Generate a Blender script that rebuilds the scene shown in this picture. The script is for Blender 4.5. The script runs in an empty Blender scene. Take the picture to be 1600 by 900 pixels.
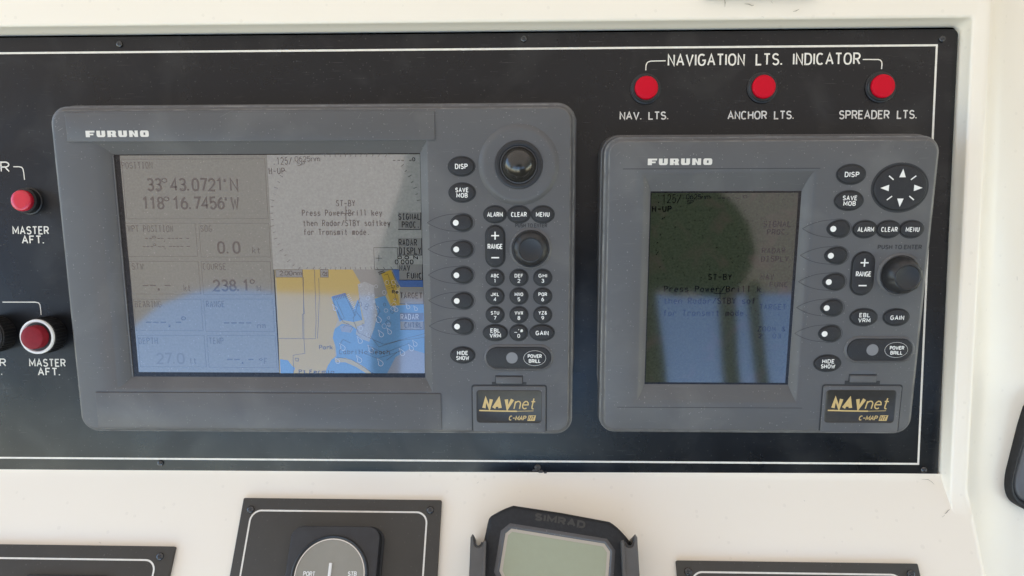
import bpy, bmesh, math, random
from mathutils import Vector, Matrix
random.seed(4)
R = math.radians
sc = bpy.context.scene
col = sc.collection

# ------------------------------------------------------------------ camera, sky, sun, exposure
FPX = 1109.0                                   # focal length in photo pixels (1600 wide)
cam_d = bpy.data.cameras.new("camera")
cam = bpy.data.objects.new("camera", cam_d)
col.objects.link(cam)
cam_d.sensor_width = 36.0
cam_d.lens = 36.0 * FPX / 1600.0
cam_d.clip_start = 0.01
cam_d.clip_end = 2000
PITCH = 48.0
cam.location = (0, 0, 1.6)
cam.rotation_euler = (R(90 - PITCH), 0, 0)
sc.camera = cam
CAM = Matrix.Translation((0, 0, 1.6)) @ Matrix.Rotation(R(90 - PITCH), 4, 'X')

SUN_EL, SUN_AZ = 60.0, -25.0                   # azimuth measured clockwise from +Y
w = bpy.data.worlds.new("World")
sc.world = w
w.use_nodes = True
wn = w.node_tree.nodes
sky = wn.new('ShaderNodeTexSky')
sky.sky_type = 'NISHITA'
sky.sun_disc = False
sky.sun_elevation = R(SUN_EL)
sky.sun_rotation = R(SUN_AZ)
sky.dust_density = 0.0
sky.ozone_density = 3.0
bg = wn['Background']
bg.inputs['Strength'].default_value = 0.15
w.node_tree.links.new(sky.outputs[0], bg.inputs['Color'])
sun_d = bpy.data.lights.new("sun", 'SUN')
sun_d.energy = 4.0
sun_d.angle = R(0.5)
sun_d.color = (1.0, 0.89, 0.76)
sun = bpy.data.objects.new("sun", sun_d)
col.objects.link(sun)
sdir = Vector((math.sin(R(SUN_AZ)) * math.cos(R(SUN_EL)), math.cos(R(SUN_AZ)) * math.cos(R(SUN_EL)), math.sin(R(SUN_EL))))
sun.rotation_euler = sdir.to_track_quat('Z', 'Y').to_euler()
sun.location = sdir * 20
sc.render.engine = 'CYCLES'
sc.view_settings.view_transform = 'Standard'
sc.view_settings.look = 'None'
sc.view_settings.gamma = 1
sc.view_settings.exposure = 2.25

# ------------------------------------------------------------------ planes of the place
def ray(px, py):
    return Vector(((px - 800) / FPX, -(py - 450) / FPX, -1.0))

class Frame:
    """a rigid plane (x right, y up, z out of the surface) in front of the camera"""
    def __init__(s, vp, origin):
        d = Vector((vp[0] - 800, -(vp[1] - 450), -FPX)).normalized()
        y = -d if vp[1] > 450 else d
        x = Vector((1, 0, FPX / 42000.0))
        x = (x - y * x.dot(y)).normalized()
        s.x, s.y, s.z, s.o = x, y, x.cross(y), origin
        m = Matrix((x, y, s.z)).transposed().to_4x4()
        m.translation = origin
        s.M = CAM @ m
    def cpt(s, px, py, h=0.0):
        r = ray(px, py)
        return r * (((s.o + s.z * h).dot(s.z)) / r.dot(s.z))
    def at(s, px, py, h=0.0):
        q = s.cpt(px, py, h) - s.o
        return (q.dot(s.x), q.dot(s.y))

PANEL = Frame((825, 14450), ray(800, 400) * 0.51)
BIG = Frame((825, 7450), PANEL.cpt(500, 672, 0.009))
SMALL = Frame((825, 6340), PANEL.cpt(1180, 673, 0.009))
CONS = Frame((837, -1763), PANEL.cpt(800, 742, 0.0))

def refl(fr, px, py, yb):
    """where the line of sight mirrored by a screen meets the vertical plane y = yb"""
    p = fr.cpt(px, py, -0.005)
    v = p.normalized()
    r = v - fr.z * (2 * v.dot(fr.z))
    p = CAM @ p
    r = CAM.to_3x3() @ r
    return p + r * ((yb - p.y) / r.y)

# ------------------------------------------------------------------ materials
def new_mat(name):
    m = bpy.data.materials.new(name)
    m.use_nodes = True
    nt = m.node_tree
    return m, nt, nt.nodes['Principled BSDF'], nt.links

def mat(name, c, rough=0.5, spec=0.5, metal=0.0, var=0.0, vscale=40.0, specks=0.0, speck_c=(.55, .53, .5), speck_scale=900.0,
        bump=0.0, bscale=1500.0, scratch=0.0, rvar=0.0, coat=0.0, emit=None, stain=None, coat_rough=0.05):
    m, nt, b, L = new_mat(name)
    N = nt.nodes.new
    b.inputs['Roughness'].default_value = rough
    b.inputs['Specular IOR Level'].default_value = spec
    b.inputs['Metallic'].default_value = metal
    b.inputs['Coat Weight'].default_value = coat
    b.inputs['Coat Roughness'].default_value = coat_rough
    if emit:
        b.inputs['Emission Color'].default_value = (*emit[:3], 1)
        b.inputs['Emission Strength'].default_value = emit[3]
    tc = N('ShaderNodeTexCoord')
    cur = N('ShaderNodeRGB')
    cur.outputs[0].default_value = (*c, 1)
    out = cur.outputs[0]
    if var:
        n = N('ShaderNodeTexNoise')
        n.inputs['Scale'].default_value = vscale
        n.inputs['Detail'].default_value = 6
        n.inputs['Roughness'].default_value = .6
        L.new(tc.outputs['Object'], n.inputs['Vector'])
        mr = N('ShaderNodeMapRange')
        mr.inputs['From Min'].default_value = .3
        mr.inputs['From Max'].default_value = .7
        mr.inputs['To Min'].default_value = 1 - var
        mr.inputs['To Max'].default_value = 1 + var
        L.new(n.outputs['Fac'], mr.inputs['Value'])
        mx = N('ShaderNodeVectorMath')
        mx.operation = 'SCALE'
        L.new(out, mx.inputs[0])
        L.new(mr.outputs[0], mx.inputs['Scale'])
        out = mx.outputs[0]
    def blend(fac, colr):
        nonlocal out
        k = N('ShaderNodeMix')
        k.data_type = 'RGBA'
        L.new(fac, k.inputs[0])
        L.new(out, k.inputs[6])
        k.inputs[7].default_value = (*colr, 1)
        out = k.outputs[2]
    if stain:
        n = N('ShaderNodeTexNoise')
        n.inputs['Scale'].default_value = stain[1]
        n.inputs['Detail'].default_value = 8
        n.inputs['Distortion'].default_value = .6
        L.new(tc.outputs['Object'], n.inputs['Vector'])
        mr = N('ShaderNodeMapRange')
        mr.inputs['From Min'].default_value = .52
        mr.inputs['From Max'].default_value = .72
        mr.inputs['To Max'].default_value = stain[2]
        L.new(n.outputs['Fac'], mr.inputs['Value'])
        blend(mr.outputs[0], stain[0])
    if specks:
        for sc_, thr in ((speck_scale, .11), (speck_scale * .37, .055)):
            v = N('ShaderNodeTexVoronoi')
            v.inputs['Scale'].default_value = sc_
            L.new(tc.outputs['Object'], v.inputs['Vector'])
            # only some cells carry a speck
            gt = N('ShaderNodeMath'); gt.operation = 'GREATER_THAN'; gt.inputs[1].default_value = .80
            sx = N('ShaderNodeSeparateColor')
            L.new(v.outputs['Color'], sx.inputs[0])
            L.new(sx.outputs[0], gt.inputs[0])
            lt = N('ShaderNodeMath'); lt.operation = 'LESS_THAN'; lt.inputs[1].default_value = thr * 1.6
            L.new(v.outputs['Distance'], lt.inputs[0])
            mu = N('ShaderNodeMath'); mu.operation = 'MULTIPLY'
            L.new(gt.outputs[0], mu.inputs[0]); L.new(lt.outputs[0], mu.inputs[1])
            mu2 = N('ShaderNodeMath'); mu2.operation = 'MULTIPLY'; mu2.inputs[1].default_value = specks
            L.new(mu.outputs[0], mu2.inputs[0])
            blend(mu2.outputs[0], speck_c)
    if scratch:
        for ang, sl in ((.6, 60.0), (-1.0, 45.0), (.1, 80.0)):
            mp = N('ShaderNodeMapping')
            mp.inputs['Rotation'].default_value = (0, 0, ang)
            mp.inputs['Scale'].default_value = (sl, sl * 22, sl)
            L.new(tc.outputs['Object'], mp.inputs['Vector'])
            n = N('ShaderNodeTexNoise')
            n.inputs['Scale'].default_value = 1.0
            n.inputs['Detail'].default_value = 1
            L.new(mp.outputs[0], n.inputs['Vector'])
            mr = N('ShaderNodeMapRange')
            mr.inputs['From Min'].default_value = .73
            mr.inputs['From Max'].default_value = .78
            mr.inputs['To Max'].default_value = scratch
            L.new(n.outputs['Fac'], mr.inputs['Value'])
            blend(mr.outputs[0], speck_c)
    L.new(out, b.inputs['Base Color'])
    if rvar:
        n = N('ShaderNodeTexNoise')
        n.inputs['Scale'].default_value = 25
        n.inputs['Detail'].default_value = 7
        L.new(tc.outputs['Object'], n.inputs['Vector'])
        mr = N('ShaderNodeMapRange')
        mr.inputs['From Min'].default_value = .3
        mr.inputs['From Max'].default_value = .7
        mr.inputs['To Min'].default_value = max(.01, rough - rvar)
        mr.inputs['To Max'].default_value = rough + rvar
        L.new(n.outputs['Fac'], mr.inputs['Value'])
        L.new(mr.outputs[0], b.inputs['Roughness'])
    if bump:
        n = N('ShaderNodeTexNoise')
        n.inputs['Scale'].default_value = bscale
        n.inputs['Detail'].default_value = 2
        L.new(tc.outputs['Object'], n.inputs['Vector'])
        bp = N('ShaderNodeBump')
        bp.inputs['Strength'].default_value = bump
        bp.inputs['Distance'].default_value = .0004
        L.new(n.outputs['Fac'], bp.inputs['Height'])
        L.new(bp.outputs[0], b.inputs['Normal'])
    return m

M = {}
M['gel'] = mat('gelcoat', (.86, .79, .67), .36, .5, var=.012, vscale=6, rvar=.05, specks=.10, speck_c=(.42, .37, .30), speck_scale=150,
               stain=((.70, .65, .56), 4.0, .16))
M['panel'] = mat('black_panel', (.006, .0064, .0078), .30, .34, var=.12, vscale=30, specks=.14, speck_c=(.22, .21, .20), speck_scale=420,
                 bump=.10, bscale=2600, rvar=.07, scratch=.12, stain=((.05, .05, .048), 26.0, .30))
M['plate'] = mat('console_plate', (.054, .051, .045), .5, .4, var=.1, vscale=40, specks=.2, speck_c=(.25, .24, .22), speck_scale=500, bump=.06, bscale=2600)
M['engrave'] = mat('engraved_white', (.74, .70, .62), .6, .3, var=.08, vscale=300)
M['case'] = mat('grey_case', (.092, .091, .093), .46, .45, var=.05, vscale=22, specks=.35, speck_c=(.34, .33, .31), speck_scale=520,
                bump=.12, bscale=3200, scratch=.10, rvar=.05, stain=((.145, .142, .138), 18.0, .6))
M['case_worn'] = mat('grey_case_worn', (.125, .122, .118), .5, .4, var=.35, vscale=90, stain=((.24, .23, .21), 60.0, .7))
M['case_dark'] = mat('grey_case_groove', (.035, .036, .038), .6, .3)
M['black'] = mat('black_plastic', (.018, .018, .019), .42, .5, var=.1, vscale=120, specks=.2, speck_c=(.2, .2, .2), speck_scale=900, bump=.08, bscale=3000)
M['key'] = mat('black_rubber_key', (.020, .020, .022), .55, .4, var=.12, vscale=200, specks=.3, speck_c=(.16, .16, .15), speck_scale=1100, bump=.12, bscale=4000)
M['ball'] = mat('trackball', (.022, .020, .017), .20, .6)
M['legend'] = mat('white_print', (.80, .79, .75), .5, .3)
M['logo'] = mat('cream_print', (.68, .655, .60), .5, .3)
M['gold'] = mat('gold_print', (.56, .40, .16), .45, .4)
M['slate'] = mat('slate_black_plastic', (.022, .023, .026), .45, .5, var=.2, vscale=120, bump=.08, bscale=3000)
M['goldlabel'] = mat('dark_label', (.026, .023, .020), .4, .5, var=.2, vscale=200)
M['sensor'] = mat('grey_window', (.20, .20, .205), .45, .4)
M['red'] = mat('red_lens', (.54, .003, .018), .45, .15, var=.03, vscale=200)
M['red_worn'] = mat('red_rubber', (.20, .008, .016), .5, .22, var=.12, vscale=300)
M['red_gloss'] = mat('red_lens_glossy', (.56, .016, .038), .22, .6, var=.05, vscale=300)
M['white_ring'] = mat('white_ring', (.78, .77, .75), .3, .5)
M['screw'] = mat('black_screw', (.020, .020, .021), .22, .8, var=.2, vscale=600)
M['rust'] = mat('worn_screw', (.05, .045, .042), .5, .5, var=.4, vscale=900)
def lcd(name, c, rough=.055, spec=1.0, **k):
    dark = 'lcd_dark' in name
    m = mat(name, c if dark else tuple(v * 1.0 for v in c), rough, spec, **k)
    m.node_tree.nodes['Principled BSDF'].inputs['IOR'].default_value = 1.45 if dark else 1.68
    m.node_tree.nodes['Principled BSDF'].inputs['Specular Tint'].default_value = (1, .92, 1, 1) if dark else (1, .92, .91, 1)
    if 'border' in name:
        m.node_tree.nodes['Principled BSDF'].inputs['IOR'].default_value = 1.25  # low IOR stands in for the recess wall blocking the mirrored sky
    return m
M['lcd'] = lcd('lcd_grey', (.112, .115, .102), var=.12, vscale=700, specks=.3, speck_c=(.32, .31, .29), speck_scale=500)
M['lcd_light'] = lcd('lcd_light', (.200, .202, .190), var=.13, vscale=650, specks=.3, speck_c=(.36, .35, .33), speck_scale=500)
M['lcd_key'] = lcd('lcd_softkey', (.140, .138, .132), var=.06, vscale=1400)
M['lcd_ink'] = lcd('lcd_ink', (.022, .022, .024))
M['lcd_ink2'] = lcd('lcd_ink_soft', (.040, .039, .037))
M['lcd_ink3'] = lcd('lcd_ink_glare', (.080, .078, .074))  # paler ink stands in for sky glare washing over these digits
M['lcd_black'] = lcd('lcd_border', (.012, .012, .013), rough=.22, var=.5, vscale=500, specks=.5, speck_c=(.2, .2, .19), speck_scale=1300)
M['land'] = lcd('chart_land', (.30, .205, .035), var=.05, vscale=1400)
M['land_deep'] = lcd('chart_town', (.26, .175, .030), var=.05, vscale=1400)
M['land_pale'] = lcd('chart_pale_land', (.26, .21, .10), var=.05, vscale=1400)
M['water'] = lcd('chart_water', (.060, .150, .27), var=.10, vscale=900)
M['water_deep'] = lcd('chart_deep_water', (.045, .085, .20), var=.08, vscale=900)
M['water_grey'] = lcd('chart_grey', (.150, .165, .205), var=.08, vscale=900)
M['shoal'] = lcd('chart_shoal', (.20, .205, .21), var=.15, vscale=900)
M['pale'] = lcd('chart_pale_ink', (.33, .34, .38))
M['inv'] = lcd('lcd_inverse', (.060, .075, .115))
M['lcd2'] = lcd('lcd_dark', (.030, .037, .023), var=.30, vscale=700, specks=.4, speck_c=(.07, .065, .06), speck_scale=900, stain=((.050, .040, .032), 55.0, .75))
M['lcd2_ink'] = lcd('lcd_dark_ink', (.001, .001, .0015))
M['lcd2_soft'] = lcd('lcd_dark_soft_ink', (.005, .006, .008))
M['dial'] = mat('dial_face', (.255, .24, .20), .25, .5, var=.04, vscale=60)
M['chrome'] = mat('polished_rim', (.7, .7, .7), .2, .5, metal=1.0)
M['lcd3'] = mat('lcd_green_grey', (.325, .345, .240), .14, .5, var=.02, vscale=200)
M['lcd3_rim'] = mat('lcd_rim', (.43, .38, .31), .3, .5)
M['emboss'] = mat('embossed_black', (.045, .042, .038), .5, .4)
M['bracket'] = mat('grey_bracket', (.085, .082, .078), .40, .5, var=.1, vscale=90)
M['rubber'] = mat('black_rubber', (.020, .021, .023), .6, .35, var=.25, vscale=350, bump=.3, bscale=1500)
M['greyface'] = mat('grey_face', (.12, .12, .12), .35, .5)
M['dirt'] = mat('dirt', (.30, .27, .21), .9, .1, var=.4, vscale=700)
M['greenrot'] = mat('verdigris', (.16, .20, .13), .9, .1, var=.4, vscale=700)
M['tan'] = mat('brown_fitting', (.36, .29, .24), .5, .4)
M['post'] = mat('post_paint', (.20, .19, .18), .5, .4)
M['dark_stand_in'] = mat('stand_in_dark_green', (.012, .016, .011), .9, .1, var=.3, vscale=20)  # for the added dark shapes behind the viewer
def canopy_mat():
    m, nt, b, L = new_mat('canopy_cloth')
    nt.nodes.remove(b)
    N = nt.nodes.new
    tl = N('ShaderNodeBsdfTranslucent'); tl.inputs[0].default_value = (.27, .245, .21, 1)
    df = N('ShaderNodeBsdfDiffuse'); df.inputs[0].default_value = (.45, .43, .39, 1)
    mx = N('ShaderNodeMixShader'); mx.inputs[0].default_value = .62
    L.new(df.outputs[0], mx.inputs[1]); L.new(tl.outputs[0], mx.inputs[2])
    L.new(mx.outputs[0], nt.nodes['Material Output'].inputs[0])
    return m
M['canopy'] = canopy_mat()
M['canopy_lined'] = mat('canopy_lining', (.16, .155, .145), .9, .1, var=.2, vscale=3)

# ------------------------------------------------------------------ mesh helpers
def link(name, bm, m, parent=None, frame=None, smooth=35):
    me = bpy.data.meshes.new(name)
    bm.normal_update()
    bm.to_mesh(me)
    bm.free()
    for mm in (m if isinstance(m, (list, tuple)) else [m]):
        me.materials.append(M[mm])
    if smooth:
        for p in me.polygons:
            p.use_smooth = True
        me.set_sharp_from_angle(angle=R(smooth))
    o = bpy.data.objects.new(name, me)
    col.objects.link(o)
    if parent:
        o.parent = parent
    elif frame:
        o.matrix_world = frame.M
    return o

def tag(o, label, cat, group=None):
    o['label'] = label
    o['category'] = cat
    if group:
        o['group'] = group
    return o

def thing(name, frame, x, y, z, label, cat, group=None):
    """an Empty at the thing's base; its parts are built about that point"""
    o = bpy.data.objects.new(name, None)
    o.empty_display_size = .01
    col.objects.link(o)
    o.matrix_world = frame.M @ Matrix.Translation((x, y, z))
    return tag(o, label, cat, group)

def copy_tree(o, parent=None):
    c = o.copy()
    col.objects.link(c)
    if parent:
        c.parent = parent
        c.matrix_parent_inverse = Matrix()
    for ch in [k for k in bpy.data.objects if k.parent == o]:
        copy_tree(ch, c)
    return c

def rrect(x0, x1, y0, y1, r, inset=0.0, n=6):
    x0 += inset; x1 -= inset; y0 += inset; y1 -= inset
    r = max(min(r - inset, (x1 - x0) / 2 - 1e-6, (y1 - y0) / 2 - 1e-6), 1e-5)
    pts = []
    for cx, cy, a in ((x1 - r, y1 - r, 0), (x0 + r, y1 - r, 90), (x0 + r, y0 + r, 180), (x1 - r, y0 + r, 270)):
        for k in range(n + 1):
            t = R(a + 90 * k / n)
            pts.append((cx + r * math.cos(t), cy + r * math.sin(t)))
    return pts

def ell(cx, cy, rx, ry, inset=0.0, n=40):
    return [(cx + (rx - inset) * math.cos(2 * math.pi * k / n), cy + (ry - inset) * math.sin(2 * math.pi * k / n)) for k in range(n)]

def egg(cx, cy, rx, ry, inset=0.0, n=40, taper=.22):
    p = []
    for k in range(n):
        a = 2 * math.pi * k / n
        c, s_ = math.cos(a), math.sin(a)
        p.append((cx + (rx - inset) * c, cy + (ry - inset) * s_ * (1 + taper * c * .6)))
    return p

def inset_poly(pts, d):
    n = len(pts)
    out = []
    for i in range(n):
        p0, p1, p2 = Vector(pts[i - 1]), Vector(pts[i]), Vector(pts[(i + 1) % n])
        a = (p1 - p0).normalized(); b = (p2 - p1).normalized()
        na, nb = Vector((-a.y, a.x)), Vector((-b.y, b.x))
        m_ = na + nb
        if m_.length < 1e-6:
            m_ = na
        m_.normalize()
        out.append(tuple(p1 + m_ * min(d / max(m_.dot(na), .4), d * 2.2)))
    return out

def stack(bm, loops, cap=True, cap_bottom=False):
    """loops: list of (points2d, z or list of z) joined bottom to top"""
    rings = []
    for pts, z in loops:
        rings.append([bm.verts.new((p[0], p[1], z)) for p in pts])
    for a, b in zip(rings, rings[1:]):
        n = len(a)
        for i in range(n):
            bm.faces.new((a[i], a[(i + 1) % n], b[(i + 1) % n], b[i]))
    if cap:
        bm.faces.new(rings[-1])
    if cap_bottom:
        bm.faces.new(rings[0][::-1])
    return rings

def rot2(pts, c, ang):
    ca, sa = math.cos(ang), math.sin(ang)
    return [(c[0] + (x - c[0]) * ca - (y - c[1]) * sa, c[1] + (x - c[0]) * sa + (y - c[1]) * ca) for x, y in pts]

def plate(bm, shape, z0, z1, bev=0.0, seg=3):
    """slab with a rounded top edge; shape(inset) gives the outline"""
    L = [(shape(0), z0)]
    if bev:
        for k in range(seg + 1):
            t = R(90 * k / seg)
            L.append((shape(bev * (1 - math.cos(t))), z1 - bev + bev * math.sin(t)))
    else:
        L.append((shape(0), z1))
    stack(bm, L)

def dome(bm, shape, z0, h, edge, crown=.0004):
    L = [(shape(0), z0), (shape(0), z0 + h - edge)]
    for k in range(1, 5):
        t = R(90 * k / 4)
        L.append((shape(edge * (1 - math.cos(t))), z0 + h - edge + edge * math.sin(t)))
    L.append((shape(edge * 2.4), z0 + h + crown * .7))
    L.append((shape(edge * 4.0), z0 + h + crown))
    stack(bm, L)

def ribbon(bm, pts, wd, z, closed=False, mi=0):
    P = [Vector(p) for p in pts]
    q = [P[0]]
    for p in P[1:]:
        if (p - q[-1]).length > 1e-7:
            q.append(p)
    P = q
    if closed and (P[0] - P[-1]).length < 1e-7:
        P.pop()
    n = len(P)
    if n < 2:
        return
    Lv, Rv = [], []
    for i in range(n):
        if closed:
            a, b = P[i] - P[i - 1], P[(i + 1) % n] - P[i]
        else:
            a = P[i] - P[i - 1] if i > 0 else P[1] - P[0]
            b = P[i + 1] - P[i] if i < n - 1 else P[-1] - P[-2]
        a.normalize(); b.normalize()
        na, nb = Vector((-a.y, a.x)), Vector((-b.y, b.x))
        m_ = na + nb
        if m_.length < .1:
            m_ = na.copy()
        m_.normalize()
        k = wd / 2 / max(m_.dot(na), .5)
        Lv.append(bm.verts.new((P[i].x + m_.x * k, P[i].y + m_.y * k, z)))
        Rv.append(bm.verts.new((P[i].x - m_.x * k, P[i].y - m_.y * k, z)))
    for i in range(n if closed else n - 1):
        j = (i + 1) % n
        f = bm.faces.new((Rv[i], Rv[j], Lv[j], Lv[i]))
        f.material_index = mi

def poly(bm, pts, z, mi=0):
    f = bm.faces.new([bm.verts.new((p[0], p[1], z)) for p in pts])
    f.normal_update()
    if f.normal.z < 0:
        f.normal_flip()
    f.material_index = mi
    return f

# ------------------------------------------------------------------ stroke lettering (own alphabet)
def E(cx, cy, rx, ry, a0, a1, n=10, pw=2.0):
    o = []
    for k in range(n + 1):
        t = R(a0 + (a1 - a0) * k / n)
        c, s_ = math.cos(t), math.sin(t)
        f = lambda v: math.copysign(abs(v) ** (2 / pw), v)
        o.append((cx + rx * f(c), cy + ry * f(s_)))
    return o
GL = {
 'A': [[(0, 0), (.5, 1), (1, 0)], [(.18, .34), (.82, .34)]],
 'B': [[(0, 0), (0, 1)] + E(.55, .76, .38, .24, 90, -90) + [(0, .52)], [(.0, .52)] + E(.58, .26, .42, .26, 90, -90) + [(0, 0)]],
 'C': [E(.5, .5, .5, .5, 48, 312, 16, 2.4)],
 'D': [[(0, 0), (0, 1)] + E(.42, .5, .58, .5, 90, -90, 12, 2.4) + [(0, 0), (0, .02)]],
 'E': [[(1, 1), (0, 1), (0, 0), (1, 0)], [(0, .53), (.82, .53)]],
 'F': [[(1, 1), (0, 1), (0, 0)], [(0, .52), (.8, .52)]],
 'G': [E(.5, .5, .5, .5, 48, 345, 16, 2.4) + [(1, .45), (.58, .45)]],
 'H': [[(0, 0), (0, 1)], [(1, 0), (1, 1)], [(0, .52), (1, .52)]],
 'I': [[(0, 0), (0, 1)]],
 'J': [[(1, 1), (1, .3)] + E(.5, .3, .5, .3, 0, -180)],
 'K': [[(0, 0), (0, 1)], [(1, 1), (0, .38)], [(.33, .58), (1, 0)]],
 'L': [[(0, 1), (0, 0), (1, 0)]],
 'M': [[(0, 0), (0, 1), (.5, .25), (1, 1), (1, 0)]],
 'N': [[(0, 0), (0, 1), (1, 0), (1, 1)]],
 'O': [E(.5, .5, .5, .5, 90, 450, 20, 2.4)],
 'P': [[(0, 0), (0, 1)] + E(.55, .74, .45, .26, 90, -90) + [(0, .48)]],
 'Q': [E(.5, .5, .5, .5, 90, 450, 20, 2.4), [(.6, .28), (1, -.03)]],
 'R': [[(0, 0), (0, 1)] + E(.55, .74, .45, .26, 90, -90) + [(0, .48)], [(.5, .48), (1, 0)]],
 'S': [E(.5, .755, .46, .245, 25, 270, 10) + E(.5, .255, .5, .255, 90, -155, 10)[1:]],
 'T': [[(0, 1), (1, 1)], [(.5, 1), (.5, 0)]],
 'U': [[(0, 1), (0, .38)] + E(.5, .38, .5, .38, 180, 360) + [(1, 1)]],
 'V': [[(0, 1), (.5, 0), (1, 1)]],
 'W': [[(0, 1), (.24, 0), (.5, .75), (.76, 0), (1, 1)]],
 'X': [[(0, 0), (1, 1)], [(0, 1), (1, 0)]],
 'Y': [[(0, 1), (.5, .5), (1, 1)], [(.5, .5), (.5, 0)]],
 'Z': [[(0, 1), (1, 1), (0, 0), (1, 0)]],
 '0': [E(.5, .5, .5, .5, 90, 450, 20, 2.6)],
 '1': [[(.1, .8), (.55, 1), (.55, 0)]],
 '2': [E(.5, .7, .48, .3, 165, -35) + [(0, 0), (1, 0)]],
 '3': [E(.5, .755, .46, .245, 150, -90) + E(.5, .26, .5, .26, 90, -155)[1:]],
 '4': [[(.76, 0), (.76, 1), (0, .3), (1, .3)]],
 '5': [[(.92, 1), (.12, 1), (.06, .54)] + E(.48, .32, .5, .32, 125, -150)],
 '6': [E(.5, .31, .48, .31, 90, 450, 16), E(.95, .33, .93, .67, 178, 105)],
 '7': [[(0, 1), (1, 1), (.36, 0)]],
 '8': [E(.5, .76, .42, .24, 90, 450, 14), E(.5, .26, .5, .26, 90, 450, 14)],
 '9': [E(.5, .69, .48, .31, 90, 450, 16), E(.05, .67, .93, .67, -2, -75)],
 'a': [E(.45, .34, .45, .34, 0, 360, 12), [(.92, .68), (.92, 0)]],
 'b': [[(0, 1), (0, 0)], E(.5, .34, .5, .34, 0, 360, 12)],
 'c': [E(.5, .34, .5, .34, 45, 315)],
 'd': [[(.95, 1), (.95, 0)], E(.47, .34, .47, .34, 0, 360, 12)],
 'e': [[(.02, .36), (.98, .36)] + E(.5, .34, .5, .34, 10, 310)],
 'f': [E(.75, .78, .35, .22, 70, 180) + [(.4, 0)], [(.05, .64), (.85, .64)]],
 'h': [[(0, 1), (0, 0)], [(0, .4)] + E(.5, .4, .5, .28, 180, 0) + [(1, 0)]],
 'i': [[(.2, .66), (.5, .66), (.5, 0)], [(.5, .86), (.5, .96)]],
 'k': [[(0, 1), (0, 0)], [(.95, .68), (.05, .24)], [(.35, .38), (1, 0)]],
 'l': [[(.2, 1), (.5, 1), (.5, 0)]],
 'm': [[(0, 0), (0, .68)], E(.25, .48, .25, .2, 180, 0) + [(.5, 0)], E(.75, .48, .25, .2, 180, 0) + [(1, 0)]],
 'n': [[(0, 0), (0, .68)], [(0, .4)] + E(.5, .4, .5, .28, 180, 0) + [(1, 0)]],
 'o': [E(.5, .34, .5, .34, 90, 450, 14)],
 'p': [[(0, .68), (0, -.3)], E(.5, .34, .5, .34, 0, 360, 12)],
 'r': [[(.1, 0), (.1, .68)], E(.6, .38, .5, .3, 170, 40)],
 's': [E(.5, .51, .42, .17, 25, 270, 8) + E(.5, .17, .45, .17, 90, -155, 8)[1:]],
 't': [[(.4, .95), (.4, .2)] + E(.68, .2, .28, .2, 180, 300), [(.02, .66), (.85, .66)]],
 'u': [[(0, .68), (0, .28)] + E(.5, .28, .5, .28, 180, 360) + [(1, .68), (1, 0)]],
 'v': [[(0, .68), (.5, 0), (1, .68)]],
 'w': [[(0, .68), (.24, 0), (.5, .55), (.76, 0), (1, .68)]],
 'y': [[(0, .68), (.5, 0)], [(1, .68), (.35, -.3)]],
 '.': [[(0, -.02), (0, .12)]], ',': [[(.1, .1), (0, -.14)]], "'": [[(0, 1), (0, .72)]],
 '-': [[(0, .48), (1, .48)]], '_': [[(0, .0), (1, .0)]], '+': [[(0, .48), (1, .48)], [(.5, .0), (.5, .96)]],
 '/': [[(0, 0), (1, 1)]], '°': [E(.5, .84, .5, .17, 90, 450, 10)],
 '&': [[(1, 0), (.2, .72)] + E(.45, .82, .26, .18, 190, -40) + [(.08, .36)] + E(.42, .24, .38, .24, 160, 330) + [(.98, .45)]],
 '#': [[(.25, .05), (.4, .95)], [(.62, .05), (.77, .95)], [(0, .35), (1, .35)], [(.05, .66), (1, .66)]],
}
GW = {'M': .80, 'W': .95, 'I': 0.0, '.': 0.0, ',': .08, "'": 0.0, '1': .55, '-': .5, 'A': .70, 'V': .68, 'O': .70, 'Q': .70, 'G': .70, 'C': .66,
      'm': .85, 'w': .8, 'i': .4, 'l': .4, 't': .5, 'f': .5, 'r': .5, '°': .34, 'E': .54, 'F': .54, 'L': .52, 'D': .64, '+': .8}
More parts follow.
